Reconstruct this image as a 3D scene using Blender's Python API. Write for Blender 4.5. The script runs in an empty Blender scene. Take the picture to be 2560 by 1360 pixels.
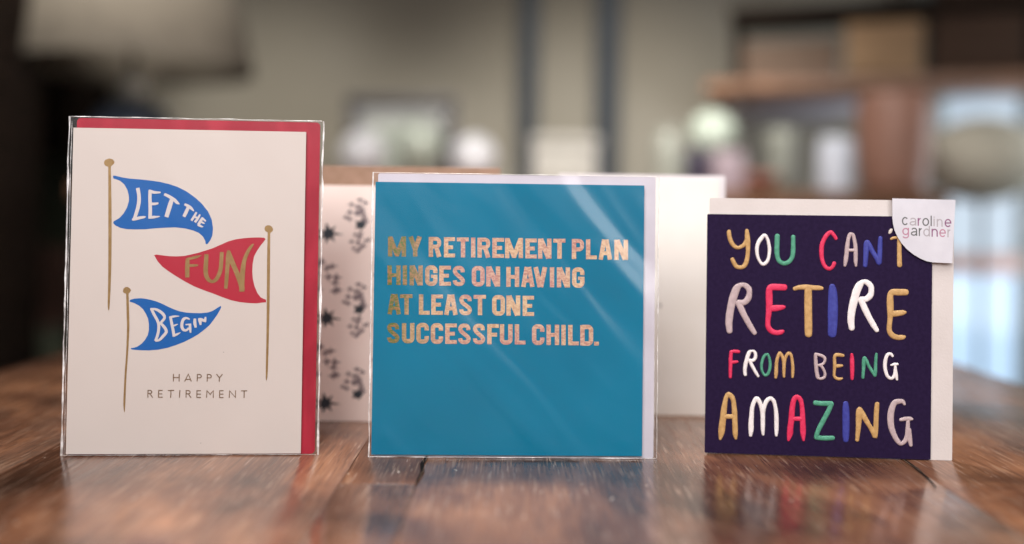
import bpy, bmesh, math, random
from mathutils import Vector, Matrix, noise, geometry
random.seed(7)
S = bpy.context.scene
COL = S.collection
# ------------------------------------------------------------------ camera
cam = bpy.data.cameras.new('camera'); camo = bpy.data.objects.new('camera', cam); COL.objects.link(camo)
cam.sensor_width = 36; cam.lens = 33.75; cam.shift_y = -0.0547; cam.clip_start = 0.02; cam.clip_end = 60
ROLL = math.radians(0.75)
camo.matrix_world = Matrix(((math.cos(ROLL), -math.sin(ROLL), 0, 0), (0, 0, -1, 0), (math.sin(ROLL), math.cos(ROLL), 0, 0.13), (0, 0, 0, 1)))
cam.dof.use_dof = True; cam.dof.focus_distance = 0.517; cam.dof.aperture_fstop = 1.75
S.camera = camo
# ------------------------------------------------------------------ world, lamps, exposure
W = bpy.data.worlds.new('World'); S.world = W; W.use_nodes = True
bg = W.node_tree.nodes['Background']; bg.inputs[0].default_value = (0.50, 0.43, 0.39, 1); bg.inputs[1].default_value = 0.24
def area(name, loc, target, size, energy, color, size_y=None):
    l = bpy.data.lights.new(name, 'AREA'); l.energy = energy; l.color = color; l.size = size
    if size_y: l.shape = 'RECTANGLE'; l.size_y = size_y
    o = bpy.data.objects.new(name, l); COL.objects.link(o); o.location = loc
    o.rotation_euler = (Vector(target) - Vector(loc)).to_track_quat('-Z', 'Y').to_euler(); return o
area('front_key', (-.30, -.28, .74), (-.02, .5, .07), .5, 8.6, (1.0, .96, .95))  # unseen key for the card fronts, set close so the wall stays dim
area('side_fill', (.55, -.30, .42), (.02, .55, .07), .36, 3.9, (1.0, .97, .97))  # added fill from the right, cross-lights the gap between the cards
area('ceiling_lamp', (-0.10, 1.05, 1.60), (0, .5, 0), .16, 22, (1.0, .93, .86))
area('low_front_light', (-.12, -.62, .40), (0, .52, .08), 1.1, 1.2, (1.0, .97, .95), .5)  # added low soft light that gives the film its sheen
area('door_light', (1.9, 2.4, 0.15), (-.1, 3.0, 0.1), .9, 15, (.90, .95, 1.0))
area('overhead_fill', (0.05, -.05, 1.45), (0, .55, .05), .7, 16, (1.0, .96, .93))  # added fill from above for the rear cards and the table
sl_ = bpy.data.lights.new('wall_fill', 'SPOT'); sl_.energy = 280; sl_.color = (1.0, .95, .86); sl_.spot_size = math.radians(46); sl_.spot_blend = 1.0; sl_.shadow_soft_size = .12  # added spot without a fixture: pool on the wall, darker towards its edges
sm_ = sl_.copy(); sm_.energy = 165; sn_ = bpy.data.objects.new('wall_fill_left', sm_); COL.objects.link(sn_); sn_.location = (-.9, 1.3, 1.5); sn_.rotation_euler = (Vector((-.85, 3.2, .0)) - Vector((-.9, 1.3, 1.5))).to_track_quat('-Z', 'Y').to_euler()  # second added spot, brightens the left part of the wall
so_ = bpy.data.objects.new('wall_fill', sl_); COL.objects.link(so_); so_.location = (.1, 1.0, 1.5); so_.rotation_euler = (Vector((.30, 3.2, -.10)) - Vector((.1, 1.0, 1.5))).to_track_quat('-Z', 'Y').to_euler()
S.view_settings.view_transform = 'Standard'; S.view_settings.look = 'None'; S.view_settings.exposure = 0.10; S.view_settings.gamma = 1
S.cycles.use_denoising = True; S.cycles.transparent_max_bounces = 16; S.cycles.max_bounces = 8
try: S.cycles.caustics_reflective = False; S.cycles.caustics_refractive = False
except Exception: pass

FR={1: {'frame': {'o': [-0.2346, 0.50767, 0.0], 'u': [0.997805, 0.066213, 0.0], 'v': [-0.001733, 0.02612, 0.999657], 'n': [0.066191, -0.997464, 0.026177]}, 'front': [0.28, 123.0, 0.85, 174.04], 'env': [1.36, 130.23, 0.24, 179.56], 'sleeve': [-2.54, 132.21, -0.02, 180.16]}, 2: {'frame': {'o': [-0.0732, 0.51356, 0.0], 'u': [0.999596, 0.02844, 0.0], 'v': [-0.000744, 0.026166, 0.999657], 'n': [0.02843, -0.999253, 0.026177]}, 'front': [-0.44, 145.06, 1.28, 147.45], 'env': [0.67, 151.53, -0.26, 152.21], 'sleeve': [-2.42, 153.38, -0.31, 152.76]}, 3: {'frame': {'o': [0.10789, 0.53091, 0.0], 'u': [0.996985, -0.077591, 0.0], 'v': [0.001083, 0.01392, 0.999903], 'n': [-0.077584, -0.996888, 0.013962]}, 'front': [0.35, 121.59, 0.44, 132.46], 'env': [1.89, 133.54, -0.3, 141.41]}}
L1=[('flag_pole','','foil',1,True,[[(19.55,153.95,1.35),(20.24,131.51,1.67),(20.71,110.17,1.66),(20.87,93.13,1.45),(20.73,80.37,1.04),(20.81,76.97,0.42)]]),('flag_pole','','foil',1,True,[[(104.12,119.48,1.38),(104.17,104.61,1.59),(104.38,80.95,1.49),(104.4,61.63,1.27),(104.28,44.49,1.06),(104.15,40,0.42)]]),('flag_pole','','foil',1,True,[[(30.28,86.18,1.25),(30.84,74.48,1.35),(31.1,68.1,1.25),(31.01,60.45,1.14),(30.78,52.81,1.04),(30.34,44.32,1.04),(30.1,35.84,1.04),(29.97,27.37,1.04),(30.13,22.93,0.31)]]),('letter','L','white',2,True,[[(34.51,142.33,2.03),(35.17,139.01,1.85),(35.38,135.99,1.92),(35.01,132.59,1.92),(34.16,129.17,1.84),(33.13,125.76,1.66)],[(31.92,125.18,0.74),(32.95,125.57,1.55),(35.88,126.36,1.55),(38.09,126.77,1.18),(39.11,127.05,0.22)]]),('letter','E','white',2,True,[[(41.03,141.37,1.7),(41.01,137.21,1.77),(41.2,133.43,1.77),(41.35,129.65,1.85),(41.24,126.06,1.7)],[(40.38,140.79,1.33),(40.94,140.69,1.7),(43.35,140.08,1.48),(46.61,140.13,0.74)],[(41.26,133.99,1.48),(43.48,133.91,1.4),(45.51,134.32,0.96)],[(40.49,126.61,1.4),(43.26,126.84,1.4),(46.39,127.26,0.44)]]),('letter','T','white',2,True,[[(48.48,139.21,1.41),(51.17,137.92,1.67),(53.8,136.25,1.71),(55.31,134.76,1.56),(56.63,133.94,0.37)],[(52.75,137,1.93),(51.81,133.95,2.3),(50.77,130.15,2.3),(49.84,126.92,2.15)]]),('letter','T','white',2,True,[[(59.22,133.98,1.19),(61.29,132.95,1.56),(62.8,131.83,1.49),(64.24,130.33,0.52)],[(61.3,132.38,1.67),(60.23,129.9,1.86),(58.99,127.23,1.71)]]),('letter','H','white',2,True,[[(65.62,129.78,0.97),(64.55,127.68,1.26),(63,125.2,1.19)],[(67.51,128.56,0.89),(66.25,126.19,1.26),(64.87,124.35,1.34)],[(64.19,127.22,0.97),(66.43,126.76,1.04)]]),('letter','E','white',2,True,[[(69.03,126.91,1.26),(67.76,124.88,1.49),(66.69,122.97,1.41)],[(68.66,126.67,1.19),(70.66,124.92,0.82)],[(67.61,124.88,0.89),(69.08,124.14,0.97),(70.02,123.66,0.45)],[(66.5,123.16,1.34),(68.19,122.23,1.04),(69.38,121.98,0.37)]]),('letter','F','foil',2,True,[[(61.44,94.78,2.24),(61.34,99.9,2.31),(61.39,104.4,2.04)],[(60.81,104.47,1.22),(63.69,105.12,1.36),(66.39,105.84,1.29),(68.69,106.66,0.2)],[(62.23,101.12,1.29),(65.12,101.25,1.29),(67.09,101.41,0.68)]]),('letter','U','foil',2,True,[[(71.3,107.28,2.11),(71.15,102.77,2.32),(71.03,98.6,2.38),(71.53,95.49,2.25),(72.93,93.42,1.98),(74.82,92.68,1.64),(76.51,93.73,1.98),(78,96.24,2.12),(78.95,99.72,2.12),(79.21,104.24,2.05),(79.37,108.54,2.05)]]),('letter','N','foil',2,True,[[(81.82,88.92,1.78),(82.13,94.2,2.05),(82.46,100.1,2.12),(82.76,106.36,2.32),(82.97,109.49,1.5)],[(82.98,108.96,1.71),(84.5,104.29,2.67),(86.47,99.79,2.53),(88.43,95.29,2.67),(90.17,90.44,2.88),(90.46,87.39,2.53)],[(90.29,87.49,2.74),(90.37,92.53,2.57),(90.68,99.48,2.53),(91.42,104.36,2.12),(93.15,108.9,1.85),(94.98,111.88,1.44),(96.16,113.04,0.48)]]),('letter','B','white',2,True,[[(42.91,78.01,1.41),(44.51,74.83,1.47),(46.1,72.02,1.48),(47.02,69.52,1.54),(46.99,66.38,1.47),(46.43,63.56,1.47),(45.48,60.74,1.41)],[(42.45,77.89,0.86),(45.37,77.59,1.29),(47.86,76.26,1.54),(49.59,74.55,1.54),(49.93,72.98,1.38),(48.88,71.41,1.38),(47.23,69.58,1.11)],[(47.98,70.3,1.23),(49.87,68.28,1.54),(50.98,66.4,1.54),(50.86,65.15,1.54),(49.36,63.26,1.54),(47.55,61.38,1.29),(45.41,60.74,0.8)]]),('letter','E','white',2,True,[[(52.99,73.78,1.42),(53.66,70.81,1.48),(54.34,67.68,1.48),(54.85,65.17,1.54),(55.14,63.13,1.42)],[(52.54,73.31,1.11),(54.99,73.89,1.05),(57.76,74.06,0.31)],[(54.02,68.61,0.86),(55.7,69.25,0.86),(57.07,69.82,0.31)],[(54.74,63.45,1.17),(56.72,64.4,1.11),(58.49,65.34,0.25)]]),('letter','G','white',2,True,[[(63.19,72.37,0.68),(61.48,73.05,1.17),(59.95,72.41,1.54),(59.21,70.52,1.54),(59.17,68.33,1.54),(60.06,66.76,1.48),(61.6,66.62,1.17),(62.82,67.72,1.23)],[(60.99,69.53,0.68),(64.01,69.77,0.86)],[(63.34,69.61,1.3),(63.5,67.41,1.36),(63.79,65.21,0.8)]]),('letter','I','white',2,True,[[(65.87,72.82,1.3),(65.92,70.25,1.67),(66.45,67.99,1.05)]]),('letter','N','white',2,True,[[(68.27,73.03,1.55),(68.61,71.52,1.73),(68.96,69.39,0.93)],[(67.97,72.62,1.11),(69.68,72.16,1.55),(71.71,71.16,0.8)],[(71.5,73.74,0.8),(71.32,72.17,1.24),(71.56,70.97,0.68)]]),('letter','H','foil_dull',1,False,[[(55.22,43.31,0.5),(55.25,39.27,0.5)],[(58.23,43.19,0.5),(58.23,39.28,0.5)],[(55.26,41.32,0.5),(58.21,41.33,0.5)]]),('letter','A','foil_dull',1,False,[[(61.11,39.28,0.5),(63.02,43.2,0.5),(64.67,39.29,0.5)],[(61.82,40.4,0.5),(64.04,40.41,0.5)]]),('letter','P','foil_dull',1,False,[[(67.73,39.29,0.5),(67.74,43.21,0.5)],[(67.74,43.02,0.5),(68.97,43.02,0.5),(69.58,42.71,0.5),(69.85,42.15,0.5),(69.66,41.59,0.5),(69.14,41.24,0.5),(67.77,41.21,0.5)]]),('letter','P','foil_dull',1,False,[[(72.98,39.25,0.5),(72.98,43.17,0.5)],[(72.99,43.03,0.5),(74.22,43.04,0.5),(74.83,42.72,0.5),(75.1,42.16,0.5),(74.91,41.54,0.5),(74.39,41.22,0.5),(73.02,41.17,0.5)]]),('letter','Y','foil_dull',1,False,[[(77.76,43.28,0.5),(79.38,41.23,0.5),(80.92,43.21,0.5)],[(79.38,41.34,0.5),(79.29,39.23,0.5)]]),('letter','R','foil_dull',1,False,[[(42.12,30.71,0.49),(42.09,34.69,0.49)],[(42.09,34.53,0.49),(43.26,34.53,0.49),(43.87,34.27,0.49),(44.14,33.74,0.5),(43.94,33.15,0.49),(43.43,32.89,0.49),(42.18,32.81,0.49)],[(43.17,32.81,0.49),(44.62,30.71,0.49)]]),('letter','E','foil_dull',1,False,[[(47.64,30.72,0.5),(47.69,34.7,0.5)],[(47.7,34.48,0.5),(49.78,34.54,0.5)],[(47.73,32.68,0.5),(49.56,32.68,0.5)],[(47.69,30.88,0.5),(49.85,30.93,0.5)]]),('letter','T','foil_dull',1,False,[[(52.47,34.41,0.5),(55.76,34.55,0.5)],[(54.09,34.49,0.5),(54.04,30.64,0.5)]]),('letter','I','foil_dull',1,False,[[(58.74,34.65,0.5),(58.61,30.64,0.5)]]),('letter','R','foil_dull',1,False,[[(62.09,30.72,0.5),(62.01,34.66,0.5)],[(62.07,34.42,0.5),(63.3,34.42,0.5),(63.9,34.15,0.5),(64.18,33.62,0.5),(64,33.06,0.5),(63.49,32.75,0.5),(62.1,32.74,0.5)],[(63.23,32.69,0.5),(64.68,30.67,0.5)]]),('letter','E','foil_dull',1,False,[[(67.72,30.65,0.5),(67.69,34.61,0.5)],[(67.7,34.37,0.5),(69.8,34.37,0.5)],[(67.73,32.56,0.5),(69.83,32.56,0.5)],[(67.71,30.83,0.5),(69.87,30.78,0.5)]]),('letter','M','foil_dull',1,False,[[(72.8,30.73,0.5),(72.94,34.43,0.5),(74.69,32.43,0.5),(76.31,34.35,0.5),(76.3,30.52,0.5)]]),('letter','E','foil_dull',1,False,[[(79.64,30.57,0.5),(79.64,34.57,0.5)],[(79.64,34.36,0.5),(81.67,34.39,0.5)],[(79.68,32.57,0.5),(81.65,32.57,0.5)],[(79.63,30.79,0.5),(81.68,30.73,0.5)]]),('letter','N','foil_dull',1,False,[[(84.71,30.6,0.5),(84.83,34.31,0.5),(88,30.84,0.5),(87.98,34.58,0.5)]]),('letter','T','foil_dull',1,False,[[(90.83,34.31,0.5),(94.11,34.32,0.5)],[(92.55,34.26,0.5),(92.54,30.53,0.5)]])]
POLY1=[('flag','blue',[(21.48,148.63),(22.21,148.79),(26.21,147.87),(30.28,147.26),(35.45,146.96),(40.63,146.47),(45.82,145.8),(50.66,144.73),(55.14,143.29),(60.02,140.89),(64.54,137.73),(68.32,134.37),(71.76,130.05),(73.7,125.9),(74.46,121.36),(74.23,117.57),(73.17,114.9),(71.9,112.99),(71.28,112.53),(70.67,112.98),(70.49,114.49),(69.22,116.75),(67.14,118.62),(64.14,119.91),(59.67,120.99),(54.47,121.5),(49.29,121.24),(43.75,120.8),(38.96,120.29),(33.8,120.11),(29.01,120.24),(25.68,120.95),(23.45,122.06),(22.03,123.36),(22.3,124.3),(25.21,126.04),(27.36,128.52),(29.13,131.75),(30.08,135.54),(29.92,138.18),(29.11,141.19),(27.39,144.19),(25.14,146.04),(22.92,146.84),(21.62,147.2)]),('flag','red',[(43.81,106.47),(44.99,106.83),(48.04,106.45),(51.78,106.04),(55.85,105.98),(59.58,106.22),(62.97,107.02),(67.03,108.03),(71.09,109.36),(74.48,110.51),(78.54,112.39),(82.61,114.28),(86.35,115.44),(90.79,116.11),(94.9,116.47),(99.01,116.63),(101.42,116.48),(102.4,115.79),(101.46,114.39),(99.78,112.28),(98.11,109.65),(96.45,106.5),(95.77,102.31),(95.64,98.14),(95.99,94.32),(96.91,90.5),(98.52,86.69),(100.28,84.44),(102.01,83.59),(103.11,83.18),(103.28,81.79),(101.02,81.57),(98.28,81.13),(94.17,81.27),(89.37,81.76),(84.56,82.77),(79.75,84.47),(74.94,86.33),(70.14,88.03),(65,90.07),(59.85,92.79),(55.04,95.69),(51.61,97.91),(48.17,100.47),(45.74,103.21)]),('flag','blue',[(31.53,82.26),(32.07,82.73),(33.9,83.21),(36.66,83.45),(38.81,83.34),(41.89,82.8),(45.29,81.89),(48.7,80.5),(51.49,79.11),(54.6,77.71),(57.71,76.64),(61.42,75.94),(65.13,75.74),(69.15,75.7),(72.54,76.1),(75,76.91),(77.45,78.5),(79.13,79.61),(79.61,79.14),(79.02,77.56),(77.52,74.88),(75.71,72.19),(73.6,69.35),(70.86,66.82),(67.82,64.45),(64.46,62.39),(60.5,60.34),(56.22,58.59),(51.94,57.17),(47.04,56.12),(42.14,55.72),(37.24,55.8),(33.86,56.07),(32.79,56.37),(32.68,56.87),(34.15,57.1),(35.97,57.64),(38.09,59.14),(40.03,61.34),(41.36,63.85),(41.92,66.67),(41.85,69.8),(41.33,72.62),(40.21,75.11),(38.62,77.61),(36.74,79.32),(34.26,80.71),(32.72,81.26),(31.55,81.57)]),('pole_knob','foil',[(16.54,155.92),(17.18,157.06),(19.25,157.93),(21.22,157.4),(22.05,156.2),(21.93,155.25),(20.38,153.71),(19.1,153.32),(17.61,153.86),(16.79,154.6)]),('pole_knob','foil',[(101.68,121.37),(102.07,122.59),(103.19,123.23),(104.57,123.18),(105.79,122.29),(106.29,121.07),(106,120.02),(104.98,119.21),(104.06,118.95),(102.91,119.64),(101.97,120.32)]),('pole_knob','foil',[(27.94,87.24),(28.27,88.65),(29.33,89.38),(30.55,89.39),(31.64,88.58),(32.15,87.65),(31.68,86.64),(30.78,85.85),(29.87,85.69),(28.79,86.06),(28.07,86.55)])]
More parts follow.
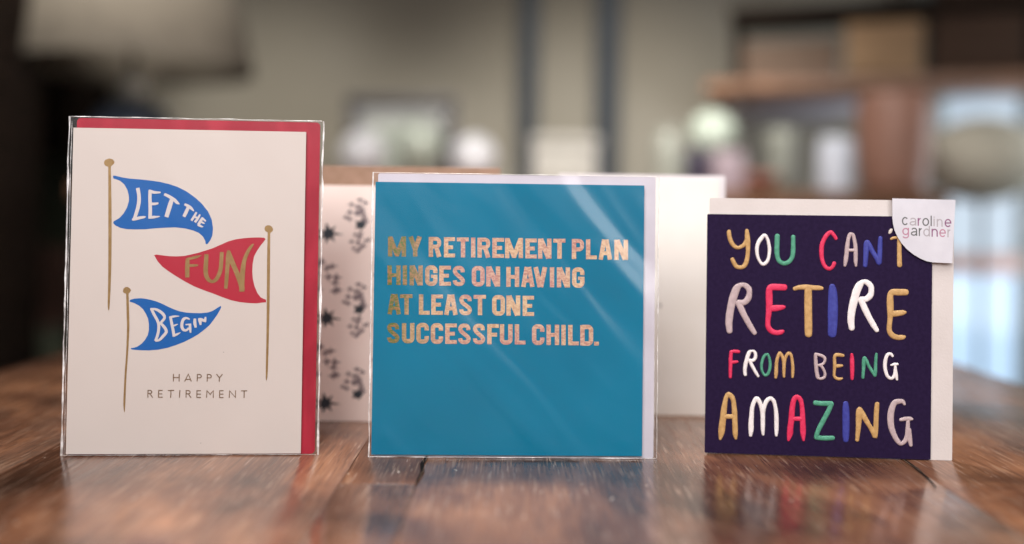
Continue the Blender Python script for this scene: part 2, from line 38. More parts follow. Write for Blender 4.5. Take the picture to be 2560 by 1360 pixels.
L2=[('M',[[(7.84,118.07,2.32),(8.01,107.25,2.32)],[(15.2,118.16,2.33),(15.37,107.34,2.33)],[(7.9,117.52,2.55),(11.67,108.13,2.43)],[(15.16,117.61,2.55),(11.67,108.13,2.43)],[(11.66,108.96,2.77),(11.69,107.41,2.1)]]),('Y',[[(21.37,112.24,2.33),(21.44,107.41,2.33)],[(18.83,118.15,2.44),(21.38,111.41,2.55)],[(23.74,118.21,2.44),(21.38,111.41,2.55)]]),('R',[[(29.73,118.06,2.33),(29.88,107.32,2.33)],[(29.74,117.04,2.11),(32.49,117.07,2.11),(32.94,117.02,2.11),(33.35,116.85,2.11),(33.71,116.58,2.11),(33.99,116.23,2.11),(34.17,115.81,2.11),(34.23,115.37,2.11),(34.24,114.62,2.11),(34.19,114.17,2.11),(34.03,113.76,2.11),(33.76,113.4,2.11),(33.41,113.12,2.11),(32.99,112.94,2.11),(32.55,112.88,2.11),(29.8,112.84,2.11)],[(32.73,112.68,2.33),(34.35,107.37,2.44)]]),('E',[[(37.92,118.03,2.33),(38.07,107.19,2.33)],[(37.93,117,2.05),(42.73,117.06,2.06)],[(37.99,112.61,2.05),(41.74,112.65,2.05)],[(38.05,108.22,2.05),(42.86,108.28,2.05)]]),('T',[[(43.71,116.93,2.06),(50.1,117.01,2.06)],[(47.04,116.97,2.33),(47.17,107.25,2.33)]]),('I',[[(52.52,118.01,2.34),(52.66,107.31,2.33)]]),('R',[[(55.98,117.97,2.34),(56.12,107.27,2.34)],[(56,116.95,2.11),(58.89,116.98,2.11),(59.34,116.93,2.11),(59.75,116.76,2.11),(60.11,116.49,2.12),(60.39,116.14,2.12),(60.57,115.72,2.12),(60.64,115.28,2.12),(60.65,114.53,2.11),(60.59,114.08,2.11),(60.43,113.66,2.11),(60.16,113.3,2.11),(59.8,113.02,2.11),(59.39,112.84,2.11),(58.94,112.78,2.11),(56.05,112.75,2.11)],[(59.06,112.59,2.34),(60.74,107.32,2.45)]]),('E',[[(64.05,117.99,2.34),(64.19,107.22,2.34)],[(64.07,116.96,2.06),(69.16,117.02,2.06)],[(64.12,112.61,2.06),(68.16,112.66,2.06)],[(64.18,108.25,2.06),(69.27,108.31,2.06)]]),('M',[[(70.88,118.02,2.34),(71.01,107.17,2.34)],[(78.24,118.11,2.34),(78.37,107.25,2.34)],[(70.94,117.46,2.56),(74.68,108.04,2.45)],[(78.19,117.55,2.57),(74.68,108.04,2.45)],[(74.67,108.88,2.79),(74.69,107.32,2.12)]]),('E',[[(81.89,117.88,2.34),(82.02,107.16,2.34)],[(81.9,116.85,2.06),(86.87,116.91,2.07)],[(81.96,112.52,2.06),(85.86,112.56,2.06)],[(82.01,108.19,2.06),(86.97,108.25,2.06)]]),('N',[[(88.73,117.91,2.35),(88.85,107.1,2.34)],[(93.64,117.97,2.35),(93.77,107.16,2.35)],[(88.96,117.63,2.79),(93.54,107.43,2.79)]]),('T',[[(95.81,116.88,2.07),(102.38,116.96,2.07)],[(99.23,116.92,2.35),(99.34,107.17,2.35)]]),('P',[[(107.04,117.91,2.35),(107.15,107.09,2.35)],[(107.05,116.88,2.13),(109.68,116.91,2.13),(110.13,116.86,2.13),(110.55,116.69,2.13),(110.91,116.42,2.13),(111.19,116.07,2.13),(111.37,115.65,2.13),(111.43,115.2,2.13),(111.44,114.09,2.13),(111.39,113.64,2.13),(111.22,113.22,2.13),(110.95,112.86,2.13),(110.59,112.58,2.13),(110.17,112.4,2.13),(109.72,112.34,2.13),(107.1,112.3,2.13)]]),('L',[[(114.73,117.87,2.35),(114.84,107.07,2.35)],[(114.83,108.1,2.07),(119.54,108.16,2.07)]]),('A',[[(123.45,117.84,2.35),(121.65,106.93,2.35)],[(124.68,117.85,2.35),(126.69,106.99,2.35)],[(122.45,110.43,2.07),(125.82,110.47,2.07)],[(122.95,116.88,1.91),(125.19,116.91,1.91)]]),('N',[[(130.15,117.78,2.36),(130.25,106.89,2.35)],[(135.22,117.84,2.36),(135.32,106.95,2.36)],[(130.37,117.5,2.8),(135.1,107.23,2.8)]]),('H',[[(7.81,102.54,2.32),(7.97,92.02,2.32)],[(12.53,102.59,2.32),(12.7,92.07,2.32)],[(7.89,97.28,2.05),(12.62,97.33,2.05)]]),('I',[[(15.98,102.63,2.32),(16.14,91.97,2.32)]]),('N',[[(19.7,102.62,2.33),(19.86,91.87,2.32)],[(24.44,102.68,2.33),(24.6,91.92,2.33)],[(19.93,102.35,2.77),(24.37,92.2,2.77)]]),('G',[[(32.39,98.63,2.33),(32.38,99.94,2.33),(32.31,100.38,2.33),(32.13,100.8,2.33),(31.85,101.15,2.33),(31.49,101.42,2.33),(31.08,101.58,2.33),(30.63,101.64,2.33),(29.75,101.63,2.33),(29.3,101.56,2.33),(28.89,101.39,2.33),(28.54,101.11,2.33),(28.27,100.75,2.33),(28.1,100.33,2.33),(28.05,99.89,2.33),(28.13,94.62,2.33),(28.19,94.18,2.33),(28.37,93.76,2.33),(28.65,93.41,2.33),(29.01,93.14,2.33),(29.43,92.98,2.33),(29.87,92.92,2.33),(30.76,92.93,2.33),(31.2,93,2.33),(31.61,93.17,2.33),(31.97,93.45,2.33),(32.23,93.81,2.33),(32.4,94.22,2.33),(32.45,94.67,2.33),(32.41,97.72,2.33)],[(30.12,96.86,1.72),(33.58,96.9,1.72)]]),('E',[[(35.64,102.64,2.33),(35.79,91.91,2.33)],[(35.65,101.61,2.05),(40.73,101.67,2.05)],[(35.71,97.27,2.05),(39.73,97.32,2.05)],[(35.77,92.93,2.05),(40.85,92.99,2.05)]]),('S',[[(47.12,99.27,2.17),(47.05,100.08,2.17),(47,100.5,2.17),(46.84,100.81,2.17),(46.62,101.09,2.17),(46.35,101.31,2.17),(46.05,101.48,2.17),(45.71,101.58,2.17),(45.36,101.61,2.17),(44.59,101.6,2.17),(44.09,101.53,2.17),(43.64,101.31,2.17),(43.28,100.97,2.16),(43.02,100.55,2.16),(42.9,100.06,2.16),(42.92,99.57,2.16),(43.52,98.48,2.16),(45.09,97.11,2.16),(46.72,95.74,2.17),(47.26,94.94,2.17),(47.28,94.44,2.17),(47.16,93.96,2.17),(46.9,93.53,2.17),(46.54,93.19,2.16),(46.09,92.98,2.16),(45.59,92.9,2.16),(44.71,92.89,2.16),(44.31,92.93,2.16),(43.93,93.07,2.16),(43.6,93.28,2.16),(43.32,93.57,2.16),(43.11,93.91,2.16),(42.99,94.29,2.16),(42.96,94.87,2.16)]]),('O',[[(57.78,99.87,2.34),(57.71,100.31,2.34),(57.54,100.73,2.34),(57.26,101.08,2.34),(56.9,101.35,2.34),(56.48,101.52,2.34),(56.03,101.57,2.33),(54.86,101.56,2.33),(54.42,101.49,2.33),(54.01,101.32,2.33),(53.65,101.04,2.33),(53.38,100.68,2.33),(53.22,100.26,2.33),(53.16,99.81,2.33),(53.24,94.57,2.33),(53.3,94.12,2.33),(53.48,93.71,2.33),(53.76,93.36,2.33),(54.12,93.09,2.33),(54.53,92.92,2.33),(54.98,92.87,2.33),(56.15,92.88,2.33),(56.59,92.94,2.33),(57,93.12,2.33),(57.36,93.4,2.33),(57.63,93.76,2.33),(57.79,94.17,2.33),(57.85,94.62,2.33),(57.81,97.24,2.33),(57.78,99.87,2.34)]]),('N',[[(60.91,102.54,2.34),(61.05,91.77,2.34)],[(66.09,102.6,2.34),(66.22,91.82,2.34)],[(61.14,102.27,2.78),(66,92.1,2.78)]]),('H',[[(71.77,102.45,2.34),(71.9,91.66,2.34)],[(76.39,102.5,2.34),(76.52,91.71,2.34)],[(71.83,97.05,2.06),(76.46,97.11,2.06)]]),('A',[[(81.62,102.5,2.34),(79.92,91.7,2.34)],[(82.84,102.52,2.34),(84.8,91.75,2.34)],[(80.64,95.18,2.06),(83.99,95.22,2.06)],[(81.13,101.55,1.9),(83.35,101.58,1.9)]]),('V',[[(86.45,102.48,2.45),(88.95,91.74,2.68)],[(91.53,102.54,2.46),(89.28,91.74,2.68)]]),('I',[[(95.31,102.5,2.35),(95.43,91.73,2.34)]]),('N',[[(99.1,102.48,2.35),(99.22,91.69,2.34)],[(103.87,102.54,2.35),(103.99,91.74,2.35)],[(99.32,102.21,2.79),(103.76,92.01,2.79)]]),('G',[[(111.74,98.46,2.35),(111.73,99.73,2.35),(111.67,100.18,2.35),(111.49,100.59,2.35),(111.21,100.95,2.35),(110.85,101.22,2.35),(110.43,101.39,2.35),(109.98,101.44,2.35),(109.08,101.43,2.35),(108.64,101.36,2.35),(108.22,101.19,2.35),(107.86,100.91,2.35),(107.59,100.55,2.35),(107.42,100.13,2.35),(107.37,99.68,2.35),(107.43,94.48,2.35),(107.49,94.03,2.35),(107.67,93.61,2.35),(107.95,93.26,2.35),(108.31,92.99,2.35),(108.73,92.82,2.35),(109.18,92.77,2.35),(110.07,92.78,2.35),(110.52,92.84,2.35),(110.93,93.02,2.35),(111.29,93.3,2.35),(111.56,93.66,2.35),(111.73,94.08,2.35),(111.79,94.52,2.35),(111.75,97.55,2.35)],[(109.44,96.68,1.73),(112.94,96.72,1.73)]]),('A',[[(9.87,87.11,2.32),(8.16,76.22,2.32)],[(11.09,87.12,2.32),(13.13,76.27,2.32)],[(8.94,79.68,2.04),(12.25,79.72,2.04)],[(9.39,86.16,1.88),(11.6,86.18,1.88)]]),('T',[[(13.67,86.04,2.05),(20.31,86.11,2.05)],[(17.13,86.08,2.32),(17.28,76.17,2.32)]]),('L',[[(24.92,87.1,2.33),(25.08,76.25,2.32)],[(25.06,77.28,2.05),(29.71,77.32,2.05)]]),('E',[[(31.56,87.12,2.33),(31.72,76.24,2.33)],[(31.58,86.09,2.05),(36.65,86.15,2.05)],[(31.64,81.68,2.05),(35.66,81.72,2.05)],[(31.71,77.26,2.05),(36.77,77.31,2.05)]]),('A',[[(40.32,87.16,2.33),(38.59,76.25,2.33)],[(41.54,87.17,2.33),(43.58,76.3,2.33)],[(39.37,79.72,2.05),(42.7,79.75,2.05)],[(39.83,86.21,1.89),(42.05,86.23,1.89)]]),('S',[[(51.08,83.74,2.16),(51.01,84.61,2.17),(50.95,85.03,2.17),(50.8,85.34,2.17),(50.58,85.62,2.17),(50.31,85.84,2.17),(50.01,86.01,2.16),(49.67,86.11,2.16),(49.32,86.14,2.16),(48.27,86.13,2.16),(47.78,86.05,2.16),(47.33,85.84,2.16),(46.96,85.5,2.16),(46.7,85.08,2.16),(46.58,84.59,2.16),(46.6,84.1,2.16),(47.2,82.95,2.16),(48.91,81.58,2.16),(50.68,80.21,2.16),(51.22,79.34,2.16),(51.24,78.84,2.16),(51.12,78.36,2.16),(50.86,77.93,2.16),(50.49,77.6,2.16),(50.05,77.38,2.16),(49.55,77.3,2.16),(48.39,77.29,2.16),(47.99,77.33,2.16),(47.61,77.47,2.16),(47.28,77.68,2.16),(47,77.97,2.16),(46.8,78.31,2.16),(46.68,78.69,2.16),(46.64,79.34,2.16)]]),('T',[[(53.15,86.1,2.05),(59.82,86.17,2.06)],[(56.62,86.14,2.33),(56.75,76.3,2.33)]]),('O',[[(68.96,84.35,2.34),(68.9,84.8,2.34),(68.72,85.21,2.34),(68.44,85.57,2.34),(68.08,85.84,2.34),(67.66,86,2.34),(67.21,86.06,2.34),(66.05,86.04,2.34),(65.6,85.98,2.34),(65.19,85.8,2.34),(64.83,85.53,2.34),(64.57,85.17,2.34),(64.4,84.75,2.34),(64.35,84.31,2.34),(64.41,78.98,2.33),(64.48,78.54,2.33),(64.66,78.12,2.33),(64.93,77.77,2.33),(65.29,77.5,2.33),(65.71,77.33,2.33),(66.16,77.28,2.33),(67.33,77.29,2.33),(67.77,77.35,2.34),(68.18,77.53,2.34),(68.54,77.81,2.34),(68.81,78.17,2.34),(68.97,78.58,2.34),(69.03,79.03,2.34),(68.99,81.69,2.34),(68.96,84.35,2.34)]]),('N',[[(72,87,2.34),(72.14,76.17,2.34)],[(77.12,87.05,2.34),(77.25,76.23,2.34)],[(72.23,86.72,2.78),(77.03,76.5,2.78)]]),('E',[[(80.8,86.95,2.34),(80.93,76.12,2.34)],[(80.81,85.92,2.06),(85.77,85.98,2.06)],[(80.86,81.54,2.06),(84.76,81.58,2.06)],[(80.92,77.15,2.06),(85.87,77.2,2.06)]]),('S',[[(12.4,68.3,2.15),(12.33,69.14,2.15),(12.28,69.55,2.15),(12.12,69.86,2.15),(11.9,70.14,2.15),(11.64,70.36,2.15),(11.33,70.53,2.15),(11,70.63,2.15),(10.65,70.66,2.15),(9.74,70.65,2.15),(9.25,70.58,2.15),(8.8,70.36,2.15),(8.44,70.03,2.15),(8.18,69.6,2.15),(8.06,69.12,2.15),(8.09,68.63,2.15),(8.68,67.52,2.15),(10.32,66.16,2.15),(12.01,64.79,2.15),(12.55,63.96,2.15),(12.57,63.47,2.15),(12.45,62.99,2.15),(12.2,62.56,2.15),(11.83,62.23,2.15),(11.39,62.01,2.15),(10.9,61.94,2.15),(9.88,61.93,2.15),(9.48,61.97,2.15),(9.1,62.1,2.15),(8.77,62.32,2.15),(8.49,62.61,2.15),(8.29,62.95,2.15),(8.17,63.33,2.15),(8.13,63.93,2.15)]]),('U',[[(16.02,71.65,2.32),(16.14,63.64,2.32),(16.21,63.2,2.32),(16.39,62.79,2.32),(16.66,62.44,2.32),(17.02,62.17,2.32),(17.44,62,2.32),(17.88,61.95,2.32),(18.85,61.96,2.32),(19.29,62.02,2.32),(19.7,62.19,2.32),(20.05,62.47,2.32),(20.32,62.83,2.32),(20.48,63.24,2.32),(20.54,63.69,2.32),(20.42,71.7,2.32)]]),('C',[[(28.22,67.81,2.32),(28.2,68.98,2.32),(28.13,69.43,2.32),(27.96,69.84,2.32),(27.68,70.19,2.32),(27.32,70.46,2.32),(26.9,70.63,2.32),(26.46,70.68,2.32),(25.49,70.67,2.32),(25.05,70.61,2.32),(24.64,70.43,2.32),(24.29,70.16,2.32),(24.02,69.8,2.32),(23.85,69.38,2.32),(23.8,68.94,2.32),(23.88,63.55,2.32),(23.95,63.11,2.32),(24.13,62.7,2.32),(24.4,62.35,2.32),(24.76,62.08,2.32),(25.18,61.91,2.32),(25.62,61.86,2.32),(26.59,61.86,2.32),(27.03,61.93,2.32),(27.44,62.1,2.32),(27.79,62.38,2.32),(28.06,62.73,2.32),(28.23,63.15,2.32),(28.28,63.59,2.32),(28.26,64.77,2.32)]]),('C',[[(35.88,67.74,2.33),(35.87,68.92,2.33),(35.8,69.36,2.33),(35.63,69.77,2.33),(35.35,70.13,2.33),(34.99,70.4,2.33),(34.57,70.56,2.33),(34.13,70.62,2.33),(33.24,70.61,2.33),(32.8,70.55,2.33),(32.39,70.37,2.33),(32.03,70.09,2.33),(31.77,69.74,2.32),(31.6,69.32,2.32),(31.55,68.88,2.32),(31.63,63.49,2.32),(31.69,63.04,2.32),(31.87,62.63,2.32),(32.15,62.28,2.32),(32.51,62.01,2.32),(32.92,61.84,2.32),(33.37,61.79,2.32),(34.25,61.8,2.32),(34.7,61.86,2.32),(35.11,62.03,2.32),(35.46,62.31,2.32),(35.73,62.67,2.33),(35.89,63.08,2.33),(35.94,63.53,2.33),(35.93,64.7,2.33)]]),('E',[[(39.26,71.61,2.33),(39.42,60.71,2.33)],[(39.28,70.58,2.05),(44.35,70.63,2.05)],[(39.34,66.16,2.05),(43.36,66.2,2.05)],[(39.4,61.73,2.05),(44.47,61.78,2.05)]]),('S',[[(50.59,68.19,2.16),(50.52,69.09,2.16),(50.47,69.51,2.16),(50.31,69.82,2.16),(50.1,70.1,2.16),(49.83,70.32,2.16),(49.52,70.49,2.16),(49.19,70.59,2.16),(48.84,70.62,2.16),(47.92,70.61,2.16),(47.43,70.54,2.16),(46.98,70.32,2.16),(46.62,69.99,2.16),(46.36,69.56,2.16),(46.24,69.08,2.16),(46.26,68.58,2.16),(46.86,67.41,2.16),(48.5,66.04,2.16),(50.2,64.67,2.16),(50.74,63.77,2.16),(50.76,63.27,2.16),(50.64,62.79,2.16),(50.38,62.37,2.16),(50.01,62.03,2.16),(49.56,61.82,2.16),(49.07,61.74,2.16),(48.05,61.73,2.16),(47.65,61.77,2.16),(47.27,61.91,2.16),(46.94,62.12,2.16),(46.66,62.41,2.16),(46.45,62.75,2.16),(46.33,63.13,2.16),(46.3,63.8,2.16)]]),('S',[[(58.36,68.18,2.16),(58.29,69.09,2.17),(58.24,69.5,2.17),(58.08,69.81,2.17),(57.87,70.09,2.17),(57.6,70.31,2.17),(57.29,70.48,2.16),(56.96,70.58,2.16),(56.61,70.62,2.16),(55.83,70.61,2.16),(55.34,70.53,2.16),(54.89,70.32,2.16),(54.52,69.98,2.16),(54.26,69.56,2.16),(54.14,69.07,2.16),(54.16,68.58,2.16),(54.76,67.4,2.16),(56.34,66.03,2.16),(57.96,64.66,2.16),(58.5,63.76,2.16),(58.52,63.26,2.16),(58.4,62.78,2.16),(58.15,62.36,2.16),(57.78,62.02,2.16),(57.33,61.81,2.16),(56.84,61.73,2.16),(55.95,61.72,2.16),(55.55,61.77,2.16),(55.17,61.9,2.16),(54.84,62.11,2.16),(54.56,62.4,2.16),(54.36,62.74,2.16),(54.24,63.12,2.16),(54.2,63.8,2.16)]]),('F',[[(61.87,71.58,2.33),(62.01,60.7,2.33)],[(61.88,70.56,2.06),(66.97,70.61,2.06)],[(61.94,65.86,2.05),(66.05,65.9,2.06)]]),('U',[[(68.66,71.57,2.33),(68.77,63.45,2.33),(68.83,63,2.33),(69.01,62.59,2.33),(69.29,62.24,2.33),(69.65,61.97,2.33),(70.06,61.8,2.33),(70.51,61.75,2.33),(71.59,61.76,2.33),(72.04,61.82,2.33),(72.45,62,2.33),(72.8,62.27,2.33),(73.07,62.63,2.33),(73.24,63.05,2.33),(73.29,63.49,2.33),(73.19,71.61,2.34)]]),('L',[[(76.73,71.56,2.34),(76.86,60.75,2.34)],[(76.85,61.78,2.06),(81.43,61.82,2.06)]]),('C',[[(90.44,67.66,2.34),(90.43,68.84,2.34),(90.36,69.28,2.34),(90.19,69.7,2.34),(89.91,70.05,2.34),(89.55,70.32,2.34),(89.13,70.49,2.34),(88.68,70.54,2.34),(87.73,70.53,2.34),(87.29,70.47,2.34),(86.87,70.29,2.34),(86.52,70.02,2.34),(86.25,69.66,2.34),(86.08,69.24,2.34),(86.03,68.8,2.34),(86.09,63.39,2.34),(86.15,62.95,2.34),(86.33,62.53,2.34),(86.61,62.18,2.34),(86.97,61.91,2.34),(87.39,61.74,2.34),(87.84,61.69,2.34),(88.78,61.7,2.34),(89.23,61.76,2.34),(89.64,61.93,2.34),(90,62.21,2.34),(90.27,62.57,2.34),(90.44,62.99,2.34),(90.49,63.43,2.34),(90.48,64.61,2.34)]]),('H',[[(93.85,71.54,2.34),(93.98,60.58,2.34)],[(98.34,71.58,2.34),(98.46,60.62,2.34)],[(93.91,66.06,2.06),(98.4,66.1,2.06)]]),('I',[[(101.88,71.53,2.34),(102,60.6,2.34)]]),('L',[[(105.56,71.51,2.34),(105.68,60.55,2.34)],[(105.67,61.58,2.06),(110.3,61.62,2.07)]]),('D',[[(112.12,71.52,2.35),(112.24,60.53,2.34)],[(112.13,70.49,2.35),(115.04,70.52,2.35),(115.49,70.47,2.35),(115.91,70.3,2.35),(116.27,70.03,2.35),(116.55,69.68,2.35),(116.73,69.26,2.35),(116.79,68.82,2.35),(116.84,63.32,2.35),(116.79,62.87,2.35),(116.62,62.45,2.35),(116.35,62.1,2.35),(115.99,61.82,2.35),(115.58,61.64,2.35),(115.13,61.58,2.35),(112.23,61.55,2.34)]]),('.',[[(119.8,62.62,2.6),(119.82,60.6,2.6)]])]
